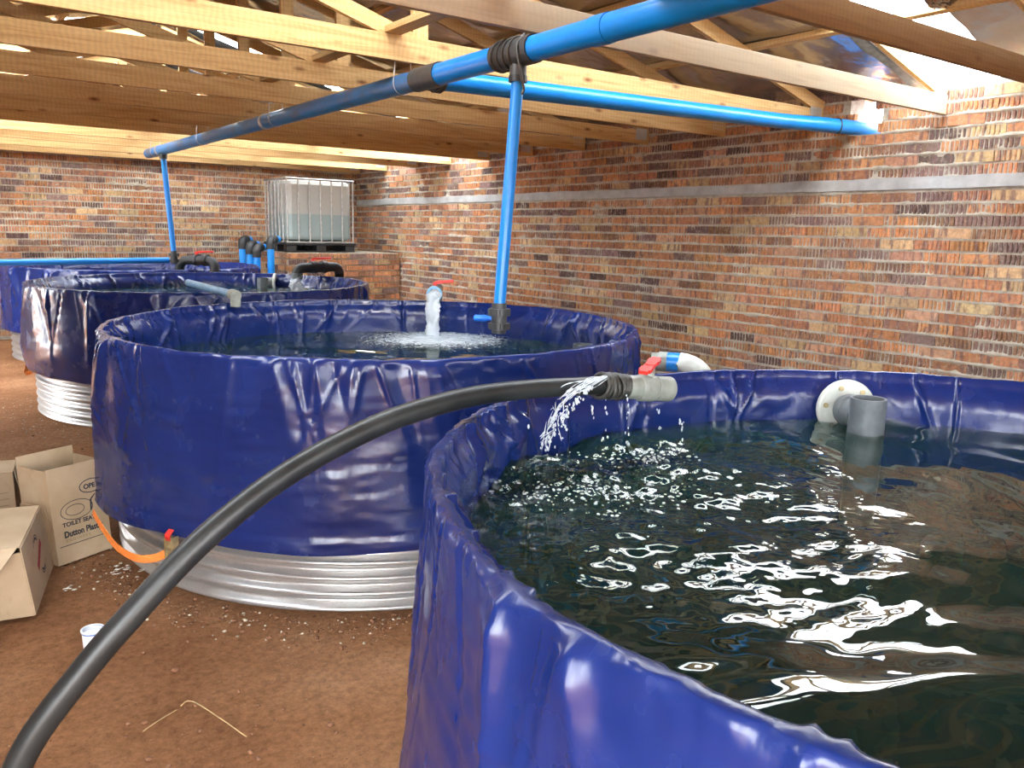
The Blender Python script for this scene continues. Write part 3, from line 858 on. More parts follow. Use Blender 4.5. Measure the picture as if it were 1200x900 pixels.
# far end: cap, clamp and drop above the far tank
cl = MB()
for y in (10.98, 7.2): ring(cl, y, y + 0.05, 0.066)
cl.build('clamp', 'wire', main)
MB().rev((MX, 10.86, MZ - 0.05), (0, 0, -0.06), [(0, 0.045), (1, 0.045), (1, 0.03)], 20).build('collar', 'poly_black', main)
drop_pipe(main, (MX, 10.86, MZ - 0.10), (2.62, 10.88, 1.43), False)
hg = MB()
for y in (4.73, 6.95, 9.12, 11.2):
    hg.tube([(MX + 0.0655 * math.cos(a), y + 0.03, MZ + 0.0655 * math.sin(a) + (0.0)) for a in np.linspace(PI, 2 * PI, 12)] , 0.003, 6)
    for s in (-1, 1): hg.tube([(MX + s * 0.0655, y + 0.03, MZ), (MX + s * 0.05, y + 0.03, CH_Z + 0.05)], 0.003, 6)
hg.build('wire_hanger', 'wire', main)

br = thing('branch_pipe', 'shiny blue branch pipe running from the main out through the brick wall', 'pipe', (4.7, 4.5, 2.7))
MB().tube([(MX + 0.12, 4.5, MZ + 0.005), (5.9, 4.5, 2.735), (6.3, 4.45, 2.742)], 0.060, 28).build('pipe_section', 'pipe_blue', br)
MB().tube([(6.28, 4.4525, 2.742), (W + 0.45, 4.31, 2.755)], 0.0615, 28, caps=False).build('pipe_section', 'pipe_blue', br)
MB().rev((6.60, 4.41, 2.748), (0.012, -0.005, 0.0004), [(0, 0.061), (0, 0.068), (1, 0.068), (1, 0.061)], 28).build('end_ring', 'poly_black', br)

# ------------------------------------------------------------------ black hose with grey valve over the near tank
hose_ctrl = [(-0.10, 2.02, -0.0), (0.0, 2.005, 0.30), (0.096, 1.985, 0.579), (0.234, 1.965, 0.765), (0.348, 1.958, 0.883), (0.459, 1.961, 0.984), (0.576, 1.970, 1.066), (0.718, 1.992, 1.138),
             (0.891, 2.012, 1.202), (1.088, 2.042, 1.248), (1.342, 2.078, 1.272), (1.587, 2.101, 1.270), (1.814, 2.111, 1.258), (1.96, 2.112, 1.246)]
hz = thing('black_hose', 'thick black plastic hose arching over the tank rim, ending in a grey valve', 'hose', (0.096, 1.98, 0.0))
hp = spline(hose_ctrl, 8)
MB().tube(hp, 0.0315, 22).build('hose', 'poly_black', hz)
e = Vector((1.93, 2.112, 1.2485)); ax = (Vector((2.239, 2.082, 1.214)) - e).normalized()
tw = MB()
for k in range(9):
    n1 = ax.orthogonal().normalized(); n2 = ax.cross(n1); c = e - ax * 0.02 + ax * (0.0135 * k)
    rad = 0.039 + 0.004 * random.random()
    tw.tube([c + (n1 * math.cos(a) + n2 * math.sin(a)) * rad + ax * 0.008 * math.sin(a + k) for a in np.linspace(0, 2 * PI, 18)], 0.008, 6)
tw.build('tape_wrap', 'tape', hz)
vb = MB().rev(e + ax * 0.09, ax * 0.205, [(0, 0.034), (0, 0.043), (0.27, 0.043), (0.29, 0.046), (0.34, 0.050), (0.60, 0.050), (0.64, 0.044), (0.66, 0.046), (1, 0.046), (1, 0.037), (0.75, 0.034), (0.75, 0.001)], 28)
up = Vector((0, 0, 1)); up = (up - ax * up.dot(ax)).normalized()
vb.rev(e + ax * 0.19 + up * 0.042, up * 0.03, [(0, 0.022), (1, 0.02), (1, 0.001)], 16)
vb = vb.build('valve_body', 'pvc_lightgrey', hz)
hd = MB(); c = e + ax * 0.19 + up * 0.078
sd = (ax.cross(up) * 0.55 + ax * -0.83).normalized()
hd.rev(c - up * 0.012, up * 0.022, [(0, 0.016), (0, 0.019), (1, 0.019), (1, 0.001)], 16)
pn = sd.cross(up)
for s in (-1, 1):
    q = [c + sd * s * t_ + up * (0.004 - 0.30 * s * t_) for t_ in (0.0, 0.03, 0.06, 0.076)]
    for (a_, b_), wd in zip(zip(q[:-1], q[1:]), (0.036, 0.044, 0.032)):
        hd.beam(a_, b_, wd, 0.013, up=up)
hd.build('handle', 'red_plastic', vb)

# ------------------------------------------------------------------ standpipe overflows inside the tanks
def overflow(name, lab, wall, stand, z_top, z_bot, r, flange_mat, zf, nbolt=6, fr=0.115):
    w = Vector(wall); s = Vector(stand); o = thing(name, lab, 'overflow pipe', (s.x, s.y, z_bot), 'overflow standpipes in the tanks')
    d = Vector((s.x - w.x, s.y - w.y, 0)); L = d.length; d.normalize()
    c = Vector((w.x, w.y, zf))
    fl = MB().rev(c, d * 0.028, [(0, fr * 0.5), (0, fr), (0.7, fr), (1, fr * 0.94), (1, r * 0.9)], 32).build('flange', flange_mat, o)
    n1 = Vector((0, 0, 1)); n2 = d.cross(n1)
    for k in range(nbolt):
        a = 2 * PI * (k + 0.35) / nbolt
        p = c + (n1 * math.cos(a) + n2 * math.sin(a)) * fr * 0.76
        MB().rev(p + d * 0.024, d * 0.010, [(0, 0.012), (1, 0.011), (1, 0.001)], 10).build('bolt', 'ratchet_metal', fl)
    MB().rev(c, d * (L - r * 0.6), [(0, r * 0.75), (0.25, r * 0.98), (0.45, r * 0.98), (0.5, r * 0.86), (1, r * 0.86)], 28).build('elbow', flange_mat if flange_mat != 'pvc_white' else 'pvc_grey', o)
    MB().rev((s.x, s.y, z_bot), (0, 0, z_top - z_bot), [(0, r * 0.95), (0.30, r * 0.95), (0.30, r), (1, r), (1, r * 0.86), (0.2, r * 0.86)], 32).build('standpipe', 'pvc_grey', o)
    return o
T1c = Vector((*TANKS[0]['c'], 0)); T2c = Vector((*TANKS[1]['c'], 0)); T3c = Vector((*TANKS[2]['c'], 0)); T4c = Vector((*TANKS[3]['c'], 0))
def on_wall(c, r, a): return (c.x + r * math.cos(a), c.y + r * math.sin(a), 0)
a1 = math.atan2(2.02 - 0.85, 3.25 - 2.31)
overflow('overflow_pipe', 'dark grey standpipe with pale bolted flange at the edge of the hose-fed tank', on_wall(T1c, 1.470, a1), (3.105, 1.815, 0), 1.142, 0.62, 0.071, 'pvc_white', 1.055, 6, 0.125)
overflow('overflow_pipe', 'grey standpipe poking up beside the rim of the tapped tank', on_wall(T2c, 1.49, math.radians(-32)), (3.50, 4.06, 0), 1.065, 0.6, 0.065, 'pvc_grey', 0.99)
a3 = math.atan2(10.25 - 8.83, 3.62 - 2.44)
overflow('overflow_pipe', 'dark standpipe with pale flange in the tank fed by the black inlet pipe', on_wall(T3c, 1.53, a3 - 0.12), (3.42, 9.95, 0), 1.16, 0.7, 0.075, 'pvc_white', 1.10)

# outlet elbow leaving the tapped tank, between the two nearest tanks
ot = thing('outlet_elbow', 'pale grey outlet elbow with blue band between the two nearest tanks', 'pipe fitting', (3.3, 3.3, 0.7))
a_ = Vector((3.44, 3.36, 1.055)); dr = Vector((0.60, -0.80, 0)).normalized()
MB().rev(a_ - dr * 0.01, dr * 0.09, [(0, 0.05), (0.45, 0.052), (0.45, 0.058), (1, 0.058), (1, 0.05)], 24).build('socket', 'pvc_lightgrey', ot)
MB().rev(a_ + dr * 0.075, dr * 0.085, [(0, 0.05), (0, 0.056), (1, 0.056), (1, 0.05)], 24).build('band', 'pipe_blue', ot)
s0 = a_ + dr * 0.15
MB().tube([s0] + arc(s0 + Vector((0, 0, -0.17)), Vector((0, 0, 1)), dr, 0.17, 0.0, PI / 2, 8) + [s0 + dr * 0.17 + Vector((0, 0, -0.8))], 0.06, 24).build('elbow', 'pvc_white', ot)

# ------------------------------------------------------------------ taps and inlets
def red_lever(parent, c, d, L):
    d = Vector(d).normalized(); h = MB()
    h.rev(Vector(c), (0, 0, 0.03), [(0, 0.02), (1, 0.018), (1, 0.001)], 12)
    h.beam(Vector(c) + Vector((0, 0, 0.026)), Vector(c) + d * L * 0.35 + Vector((0, 0, 0.034)), 0.042, 0.026)
    h.beam(Vector(c) + d * L * 0.3 + Vector((0, 0, 0.034)), Vector(c) + d * L + Vector((0, 0, 0.040)), 0.034, 0.024, bev=0.006)
    return h.build('handle', 'red_plastic', parent)
# tap over the painted glints
tc = Vector((3.36, 5.74, 1.275)); fd = Vector((-0.55, -0.83, -0.02)).normalized()
tap = thing('inlet_tap', 'grey tap with red lever pouring into the rippling tank', 'tap', (tc.x, tc.y, 0.9))
MB().tube([tc - fd * 0.62 + Vector((0.02, 0.05, -0.75)), tc - fd * 0.62 + Vector((0.02, 0.05, -0.08))] + arc(tc - fd * 0.54 + Vector((0.02, 0.05, -0.08)), -fd, (0, 0, 1), 0.08, 0, PI / 2, 6) + [tc - fd * 0.1], 0.045, 20).build('feed_pipe', 'pvc_grey', tap)
tv = MB().rev(tc - fd * 0.16, fd * 0.20, [(0, 0.05), (0, 0.058), (0.4, 0.06), (0.55, 0.062), (0.8, 0.06), (0.8, 0.055), (1, 0.055), (1, 0.043), (0.6, 0.04)], 24).build('valve_body', 'pvc_lightgrey', tap)
MB().rev(tc - fd * 0.005, fd * 0.06, [(0, 0.056), (0, 0.062), (1, 0.062), (1, 0.044), (0.2, 0.042)], 24).build('nozzle_ring', 'pipe_pale', tv)
red_lever(tv, tc - fd * 0.06 + Vector((0, 0, 0.055)), RIGHT, 0.15)

def inlet(lab, base, path, valve_at, r, lever_dir, org):
    o = thing('inlet_pipe', lab, 'pipe', org)
    MB().tube(path, r, 18).build('pipe', 'pallet_black', o)
    v = Vector(valve_at[0]); d = Vector(valve_at[1]).normalized()
    vb = MB().rev(v - d * 0.11, d * 0.22, [(0, r), (0, r + 0.014), (0.3, r + 0.016), (0.3, r + 0.006), (0.7, r + 0.006), (0.7, r + 0.016), (1, r + 0.014), (1, r)], 20).build('valve_body', 'pallet_black', o)
    red_lever(vb, v + Vector((0, 0, r + 0.012)) - Vector(lever_dir) * 0.06, lever_dir, 0.22); return o
# third tank: comes up outside the rim, over, and pours
p0 = Vector((4.22, 9.52, 0.0)); pts = [p0, p0 + Vector((0, 0, 1.22))] + arc(p0 + Vector((-0.09, -0.02, 1.22)), (0.98, 0.2, 0), (0, 0, 1), 0.09, 0, PI / 2, 6)
l0 = pts[-1]; l1 = Vector((3.70, 9.38, 1.305)); dl = (l1 - l0).normalized()
pts += [l1] + arc(l1 + Vector((0, 0, -0.09)), (0, 0, 1), dl, 0.09, 0.2, PI / 2 * 1.05, 5)
i3 = inlet('black inlet pipe with red lever pouring into the tank before the far one', None, pts, ((l0 + l1) / 2 + Vector((0, 0, 0.002)), dl), 0.058, (RIGHT.x, RIGHT.y, 0), (4.2, 9.5, 0))
n0 = pts[-1]
MB().rev(n0 - Vector(pts[-1] - pts[-2]).normalized() * 0.04, Vector(pts[-1] - pts[-2]).normalized() * 0.07, [(0, 0.058), (0, 0.068), (1, 0.066), (1, 0.05), (0.2, 0.045)], 20).build('nozzle', 'pvc_grey', i3)
pts = [(3.10, 10.84, 0.0), (3.10, 10.84, 1.24)] + arc((3.06, 10.90, 1.25), (0.55, -0.83, 0), (0, 0, 1), 0.075, 0.2, PI / 2, 5) + [(2.92, 11.12, 1.33), (2.84, 11.25, 1.32), (2.80, 11.32, 1.27), (2.79, 11.34, 1.2)]
inlet('black inlet pipe with red lever curling over the rim of the far tank', None, pts, ((2.985, 11.015, 1.33), (-0.55, 0.83, 0)), 0.058, (RIGHT.x, RIGHT.y, 0), (3.10, 10.84, 0))
# bright blue pipe along the far tank
fp = thing('feeder_pipe', 'bright blue pipe lying level across the near rim of the far tank', 'pipe', (1.7, 11.2, 1.25))
MB().tube([(2.56, 10.88, 1.335), (-1.3, 10.86, 1.275)], 0.036, 18).build('pipe', 'pipe_blue', fp)
# pale blue pipe stub across the gap between second and third tank
st = thing('pipe_stub', 'pale blue pipe stub with grey end, bridging the gap between two tank rims', 'pipe', (1.85, 6.8, 1.25))
MB().tube([(1.97, 7.72, 1.262), (1.90, 6.20, 1.268)], 0.030, 18).build('pipe', 'pipe_pale', st)
ec = MB().tube([(1.902, 6.24, 1.267), (1.897, 6.12, 1.267)], 0.040, 20); ec.tube([(1.899, 6.15, 1.26), (1.899, 6.15, 1.185)], 0.038, 18); ec.build('end_elbow', 'pvc_lightgrey', st)

# ------------------------------------------------------------------ four blue risers in front of the tote tank
for k, (x, y, zt, lab) in enumerate(((4.315, 13.5, 1.47, 'blue riser pipe with black elbow, farthest from the tote tank'), (4.325, 13.17, 1.40, 'short blue riser with black elbow, second from the far wall side'),
                                     (4.335, 12.88, 1.36, 'lowest blue riser pipe with black elbow in the cluster'), (4.53, 12.80, 1.49, 'blue riser pipe with black elbow right beside the tote pallet'))):
    o = thing('riser_pipe', lab, 'pipe', (x, y, 0), 'blue risers by the tote tank')
    MB().tube([(x, y, 0.0), (x, y, zt)], 0.055, 18).build('pipe', 'pipe_blue', o)
    d = Vector((0.78, 0.62, 0)).normalized()
    c = Vector((x, y, zt + 0.02)) + d * 0.07
    MB().tube([(x, y, zt - 0.06), (x, y, zt + 0.02)] + arc(c, -d, (0, 0, 1), 0.07, 0, PI / 2, 6) + [c + Vector((0, 0, 0.07)) + d * 0.06], 0.066, 18).build('elbow', 'pallet_black', o)
    e0 = c + Vector((0, 0, 0.07)) + d * 0.05
    MB().tube([e0, e0 + d * 0.10], 0.055, 18).build('stub', 'pipe_blue', o)

# ------------------------------------------------------------------ brick plinth and tote tank
PX0, PY0, PZ = 4.80, 12.83, 1.375
pl = MB().box(((PX0 + W) / 2 - 0.01, (PY0 + D) / 2 - 0.01, PZ / 2), (W - PX0 - 0.06, D - PY0 - 0.06, PZ)).build('brick_plinth', 'mortar', org=(PX0, PY0, 0)); tag(pl, 'brick plinth carrying the white tote tank in the corner', 'plinth')
rows_p = [PZ - COURSE * (k + 1) + 0.008 for k in range(14)]
brick_field(pl, (0, PY0, 0), (1, 0, 0), (0, 1, 0), rows_p, PX0, W - 0.035, lambda u, z: z > 0.03, 80, lambda q, p: q[1] < 330, rr)
brick_field(pl, (PX0, 0, 0), (0, -1, 0), (1, 0, 0), rows_p, -D + 0.035, -PY0 - 0.05, lambda u, z: z > 0.03, 20, lambda q, p: q[1] < 330, rr)
IX0, IX1, IY0, IY1, IZ = 4.83, 5.98, 12.88, 13.86, PZ + 0.012
tote = thing('tote_tank', 'translucent white tote tank in a steel cage on a black pallet', 'water tank', ((IX0 + IX1) / 2, (IY0 + IY1) / 2, IZ))
cx_, cy_ = (IX0 + IX1) / 2, (IY0 + IY1) / 2
pal = MB(); lx, ly = IX1 - IX0, IY1 - IY0
for fx in (0.06, 0.5, 0.94):
    for fy in (0.07, 0.5, 0.93): pal.box((IX0 + lx * fx, IY0 + ly * fy, IZ + 0.055), (0.16, 0.14, 0.10), bev=0.006)
pal.box((cx_, cy_, IZ + 0.125), (lx + 0.06, ly + 0.04, 0.035), bev=0.004)
for fy in (0.07, 0.5, 0.93): pal.box((cx_, IY0 + ly * fy, IZ + 0.008), (lx + 0.04, 0.12, 0.016))
pal.build('pallet', 'pallet_black', tote)
MB().box((cx_, cy_, IZ + 0.155), (lx + 0.02, ly + 0.02, 0.022), bev=0.006).build('base_frame', 'cage_steel', tote)
bt = MB().box((cx_, cy_, IZ + 0.655), (lx - 0.07, ly - 0.07, 0.96), bev=0.07)
bt.rev((cx_, cy_, IZ + 1.13), (0, 0, 0.03), [(0, 0.10), (0, 0.10), (1, 0.10), (1, 0.001)], 24)
bt.build('bottle', 'tote_plastic', tote)
for i in range(7):
    x = IX0 + lx * (0.01 + 0.98 * i / 6)
    for y in (IY0, IY1): MB().tube([(x, y, IZ + 0.15), (x, y, IZ + 1.15)], 0.013, 10).build('cage_bar', 'cage_steel', tote)
for i in range(1, 6):
    y = IY0 + ly * i / 6
    for x in (IX0, IX1): MB().tube([(x, y, IZ + 0.15), (x, y, IZ + 1.15)], 0.013, 10).build('cage_bar', 'cage_steel', tote)
MB().tube([(IX0, IY0, IZ + 1.15), (IX1, IY0, IZ + 1.15), (IX1, IY1, IZ + 1.15), (IX0, IY1, IZ + 1.15), (IX0, IY0, IZ + 1.15)], 0.014, 10).build('top_rail', 'cage_steel', tote)
ft = MB()
for f in (0.27, 0.5, 0.73): ft.box((IX0 + lx * f, IY0 - 0.012, IZ + 0.14), (0.03, 0.012, 0.05))
ft.build('cage_clip', 'cage_steel', tote)

# ------------------------------------------------------------------ orange ratchet strap on the second tank
sp = thing('ratchet_strap', 'orange webbing strap with rusty ratchet buckle hanging at the tank base', 'strap', (0.85, 4.1, 0.1))
def ribbon(path, wdt, thick):
    m = MB(); P = spline(path, 8); vs = []
    for i, p in enumerate(P):
        d = (P[min(i + 1, len(P) - 1)] - P[max(i - 1, 0)]).normalized()
        nrm = Vector((p.x - T2c.x, p.y - T2c.y, 0)).normalized(); s_ = d.cross(nrm).normalized()
        for a, b in ((-1, -1), (1, -1), (1, 1), (-1, 1)): vs.append(p + s_ * a * wdt / 2 + nrm * b * thick / 2)
    m.add(vs, [(i * 4 + k, i * 4 + (k + 1) % 4, i * 4 + 4 + (k + 1) % 4, i * 4 + 4 + k) for i in range(len(P) - 1) for k in range(4)] + [(3, 2, 1, 0)] + [tuple(len(vs) - 4 + k for k in range(4))])
    return m
def Yp(px, py, y):
    d = RIGHT * ((px - 600) / F_PX) + UP * ((450 - py) / F_PX) + FWD
    return Vector((0, 0, CAM_H)) + d * (y / d.y)
ribbon([Yp(109, 600, 4.42), Yp(122, 622, 4.30), Yp(138, 642, 4.18), Yp(160, 654, 4.05), Yp(180, 654, 3.98), Yp(194, 649, 3.93)], 0.038, 0.003).build('webbing', 'orange_web', sp)
bk = Yp(201, 641, 3.90); nb = Vector((bk.x - T2c.x, bk.y - T2c.y, 0)).normalized(); tb = Vector((-nb.y, nb.x, 0))
Rb = Matrix((tb, nb, Vector((0, 0, 1)))).transposed()
rk = MB()
for s in (-1, 1): rk.box(bk + tb * 0.022 * s, (0.004, 0.045, 0.105), Rb, 0.001)
rk.box(bk + Vector((0, 0, 0.035)) + nb * 0.012, (0.05, 0.006, 0.03), Rb); rk.box(bk - Vector((0, 0, 0.03)) + nb * 0.012, (0.05, 0.006, 0.03), Rb)
rk.tube([bk - tb * 0.028, bk + tb * 0.028], 0.012, 12); rk.build('ratchet', 'ratchet_metal', sp)
ribbon([bk + nb * 0.012 + Vector((0, 0, 0.03)), bk + nb * 0.02 + Vector((0, 0, 0.062)), bk + Vector((0, 0, 0.085)) - nb * 0.005], 0.035, 0.003).build('webbing', 'red_plastic', sp)
s3 = thing('strap_end', 'small loose orange-red strap end hanging below the third tank liner', 'strap', (0.80, 9.2, 0.28))
pp = Vector((0.78, 9.10, 0.36))
ribbon([pp + Vector((0.02, 0.05, 0.06)), pp, pp + Vector((-0.02, -0.06, -0.03)), pp + Vector((0.03, -0.12, -0.01))], 0.04, 0.004).build('webbing', 'orange_web', s3)

# ------------------------------------------------------------------ running and splashing water
def Zp(px, py, z):
    d = RIGHT * ((px - 600) / F_PX) + UP * ((450 - py) / F_PX) + FWD
    return Vector((0, 0, CAM_H)) + d * ((z - CAM_H) / d.z)
def ico(mb, c, r, st=(1, 1, 1)):
    g = (1 + 5 ** 0.5) / 2
    vs = [(-1, g, 0), (1, g, 0), (-1, -g, 0), (1, -g, 0), (0, -1, g), (0, 1, g), (0, -1, -g), (0, 1, -g), (g, 0, -1), (g, 0, 1), (-g, 0, -1), (-g, 0, 1)]
    fs = [(0, 11, 5), (0, 5, 1), (0, 1, 7), (0, 7, 10), (0, 10, 11), (1, 5, 9), (5, 11, 4), (11, 10, 2), (10, 7, 6), (7, 1, 8), (3, 9, 4), (3, 4, 2), (3, 2, 6), (3, 6, 8), (3, 8, 9), (4, 9, 5), (2, 4, 11), (6, 2, 10), (8, 6, 7), (9, 8, 1)]
    k = r / 1.902; c = Vector(c)
    mb.add([c + Vector((v[0] * k * st[0], v[1] * k * st[1], v[2] * k * st[2])) for v in vs], fs, True)
def rough_stream(path, r0, r1, seed, n=44, seg=22, wob=0.6):
    g = np.random.default_rng(seed); P = spline(path, max(2, n // (len(path) - 1)))
    m = MB(); m.tube(P, [r0 + (r1 - r0) * i / (len(P) - 1) for i in range(len(P))], seg)
    A = np.array(m.v[:len(P) * seg]).reshape(len(P), seg, 3); C0 = A.mean(1, keepdims=True)
    I, K = np.meshgrid(np.arange(len(P)), np.arange(seg), indexing='ij')
    f = 1 + wob * vnoise(I * 0.16 + 3, K * 1.0 * 8 / seg + 5, 1.0, seed, 3) + wob * 0.6 * g.uniform(-1, 1, (len(P), seg)) * 0.5
    A = C0 + (A - C0) * f[..., None]
    m.v[:len(P) * seg] = [tuple(x) for x in A.reshape(-1, 3)]
    return m
ts = tc + fd * 0.03
land = Vector((ts.x - 0.10, ts.y - 0.14, 0.93))
o = rough_stream([ts, ts + Vector((-0.05, -0.07, -0.03)), ts + Vector((-0.085, -0.12, -0.13)), land], 0.040, 0.058, 4).build('water_stream', 'splash')
tag(o, 'white stream of water falling from the red-levered grey tap', 'water')
n3 = Vector(n0)
o = rough_stream([n3 + Vector((0.01, 0, 0.02)), n3 + Vector((-0.02, -0.01, -0.06)), n3 + Vector((0.0, -0.04, -0.16)), n3 + Vector((0.10, -0.10, -0.26))], 0.05, 0.085, 9).build('water_stream', 'splash')
tag(o, 'white water pouring from the black inlet pipe into its tank', 'water')
# leak at the hose joint, spraying back to the left in thin strands
lk = thing('leaking_spray', 'thin spray leaking from the hose joint into the nearest tank', 'water', (1.75, 2.05, 1.0))
g = np.random.default_rng(77)
m = MB()
for k in range(16):
    j = lambda s: Vector(g.normal(0, s, 3))
    a = Yp(712, 441, 2.05) + j(0.003); b = Yp(690, 449, 2.05) + j(0.008); c = Yp(664, 466, 2.05) + j(0.016); d = Yp(648, 495, 2.05) + j(0.02); e2 = Yp(638, 522, 2.05) + j(0.024)
    P = spline([a, b, c, d, e2], 8); i = int(g.integers(0, 3))
    while i < len(P) - 3:
        n_ = int(g.integers(2, 6)) if i > 8 else 6; q = P[i:i + n_ + 1]
        if len(q) > 2: m.tube(q, [0.0004] + [g.uniform(0.0008, 0.0022) for _ in q[1:-1]] + [0.0004], 6)
        i += n_ + int(g.integers(1, 5)) if i > 8 else n_
tag(m.build('strand', 'splash', lk), kind='stuff')
m = MB()
for k in range(90):
    t = g.random() ** 0.7; px = 700 - 62 * t + g.normal(0, 7) * t; py = 452 + 70 * t ** 1.5 + g.normal(0, 8) * t
    p = Yp(px, py, 2.05 + g.normal(0, 0.03))
    if p.z > 1.005: ico(m, p, g.uniform(0.0018, 0.0048), (1, 1, g.uniform(1, 2.2)))
for px, y0, y1, n in ((694, 455, 492, 7), (710, 458, 520, 8), (735, 462, 530, 14), (772, 476, 522, 8), (798, 490, 520, 9)):
    for k in range(n):
        p = Yp(px + g.normal(0, 1.5) + 0.05 * k, y0 + (y1 - y0) * g.random(), 2.06 + g.normal(0, 0.01))
        if p.z > 1.0: ico(m, p, g.uniform(0.002, 0.0045), (1, 1, g.uniform(1.2, 3)))
d_ = m.build('droplets', 'splash', lk); d_['kind'] = 'stuff'
# churned surface where the water lands
def churn(name, lab, cx, cy, z, R, n, rmax, seed, mat='splash'):
    g = np.random.default_rng(seed); m = MB()
    for k in range(n):
        a = g.uniform(0, 2 * PI); q = R * g.random() ** 0.8
        x = cx + q * math.cos(a); y = cy + q * math.sin(a)
        r_ = rmax * g.uniform(0.25, 1.0)
        ico(m, (x, y, z + g.uniform(-0.2, 0.9) * r_), r_, (g.uniform(0.7, 1.8), g.uniform(0.7, 1.8), g.uniform(0.4, 0.8)))
    o = m.build(name, mat); tag(o, lab, 'foam_glints', kind='stuff'); return o
churn('splash_bubbles', 'sprinkled bubbles and drops where the hose leak lands in the nearest tank', 1.66, 1.90, 1.0, 0.36, 420, 0.0055, 5)
churn('splash_bubbles', 'bright drops under the grey valve on the nearest tank water', 2.06, 1.98, 1.0, 0.16, 110, 0.006, 6)
def glint_patch(lab, cx, cy, z, R, seed):
    n = 150; xs = np.linspace(-R, R, n); X, Y = np.meshgrid(xs, xs, indexing='ij')  # white flecks stand in for ripples mirroring the bright sky
    Z = z + 0.012 + 0.016 * vnoise(X + 5, Y + 5, 13, seed, 3) * np.exp(-(np.hypot(X, Y) / (R * 0.6)) ** 2)
    o = grid_mesh('foam_glints', np.stack([cx + X, cy + Y, Z], -1), 'foam_glints', None, (cx, cy, z)); tag(o, lab, 'foam_glints', kind='stuff')
glint_patch('white sky glints painted on the churned water under the grey tap', land.x - 0.05, land.y - 0.18, 0.95, 0.85, 31)

# ------------------------------------------------------------------ cardboard boxes
def text_mesh(body, size, bold=0.0):
    cu = bpy.data.curves.new('txt', 'FONT'); cu.body = body; cu.size = size; cu.offset = bold; cu.extrude = 0.0006; cu.align_x = 'LEFT'
    ob = bpy.data.objects.new('txt', cu); COL.objects.link(ob)
    bpy.context.view_layer.update()
    me = bpy.data.meshes.new_from_object(ob.evaluated_get(bpy.context.evaluated_depsgraph_get()))
    vs = [v.co.copy() for v in me.vertices]; fs = [tuple(p.vertices) for p in me.polygons]
    bpy.data.objects.remove(ob); bpy.data.curves.remove(cu); bpy.data.meshes.remove(me)
    return vs, fs
def put(mb, vf, o, u, v, n):
    vs, fs = vf; mb.add([o + u * p.x + v * p.y + n * p.z for p in vs], fs)
def oval(mb, o, u, v, n, rx, ry, w, seg=40, a0=0, a1=2 * PI):
    vs = []
    for k in range(seg + 1):
        a = a0 + (a1 - a0) * k / seg
        for rr2 in (0, w): vs.append(o + u * (rx + rr2) * math.cos(a) + v * (ry + rr2) * math.sin(a) + n * 0.0006)
    mb.add(vs, [(2 * k, 2 * k + 1, 2 * k + 3, 2 * k + 2) for k in range(seg)])
UPZ = Vector((0, 0, 1))
A = Vector((0.468, 4.64, 0.0)); u = Vector((0.90, 0.43, 0)).normalized(); v = Vector((-u.y, u.x, 0)); n = -v
BW, BD, BHt = 0.312, 0.25, 0.52
bx = thing('cardboard_box', 'open tall cardboard box printed with a toilet seat, tucked beside the strapped tank', 'box', A + (u * BW + v * BD) / 2)
tl = UPZ * 1.0 - u * 0.05 + v * 0.02     # the carton leans a little
def panel(name, p, a, b, th, parent, mat='cardboard'):
    a = Vector(a); b = Vector(b); nn = a.cross(b).normalized() * th; p = Vector(p)
    vs = [p, p + a, p + a + b, p + b]; vs += [q + nn for q in vs]
    return MB().add(vs, [(3, 2, 1, 0), (4, 5, 6, 7), (0, 1, 5, 4), (1, 2, 6, 5), (2, 3, 7, 6), (3, 0, 4, 7)]).build(name, mat, parent)
TH = 0.005
A0 = A + UPZ * 0.004
fr_ = panel('front_panel', A0, u * BW, tl * BHt, -TH, bx)
panel('back_panel', A0 + v * BD, u * BW, tl * (BHt + 0.035), TH, bx)
panel('side_panel', A0, v * BD, tl * (BHt - 0.01), TH, bx)
panel('side_panel', A0 + u * BW, v * BD, tl * (BHt - 0.01), -TH, bx)
panel('bottom_panel', A0, u * BW, v * BD, TH, bx)
panel('flap', A0 - u * 0.004 + tl * 0.21 + v * 0.02, tl * 0.12 - u * 0.012, v * 0.16 - u * 0.03, 0.004, bx)
tz = tl.normalized()
def fp_(s, z): return A0 + u * s + tl * z + n * 0.0012
m = MB(); oval(m, fp_(0.232, 0.385), u, tz, n, 0.062, 0.034, 0.005); m.build('printed_oval', 'ink_black', fr_)
def lettering(body, size, bold, at, mat='ink_black', xs=1.0):
    m = MB(); put(m, text_mesh(body, size, bold), at, u * xs, tz, n); m.build('lettering', mat, fr_)
lettering('OPE', 0.036, 0.0012, fp_(0.190, 0.372))
lettering('TOILET SEAT', 0.032, 0.0009, fp_(0.050, 0.198))
lettering('Dutton Plastic', 0.047, 0.0015, fp_(0.052, 0.140), xs=0.80)
lettering('E N G I N E E R', 0.021, 0.0003, fp_(0.058, 0.114), 'ink_tan')
m = MB(); oval(m, fp_(0.138, 0.277), u, tz, n, 0.088, 0.050, 0.0038); m.build('printed_seat', 'ink_black', fr_)
m = MB(); oval(m, fp_(0.128, 0.277), u, tz, n, 0.050, 0.027, 0.0034); m.build('printed_seat', 'ink_black', fr_)
m = MB(); m.add([fp_(0.212, 0.25), fp_(0.222, 0.25), fp_(0.226, 0.308), fp_(0.25, 0.332), fp_(0.246, 0.336), fp_(0.216, 0.31)], [(0, 1, 2, 5), (2, 3, 4, 5)]); m.build('printed_hinge', 'ink_black', fr_)
m = MB(); m.add([fp_(0.020, 0.094), fp_(0.29, 0.094), fp_(0.29, 0.098), fp_(0.020, 0.098)], [(0, 1, 2, 3)]); m.build('printed_line', 'ink_black', fr_)

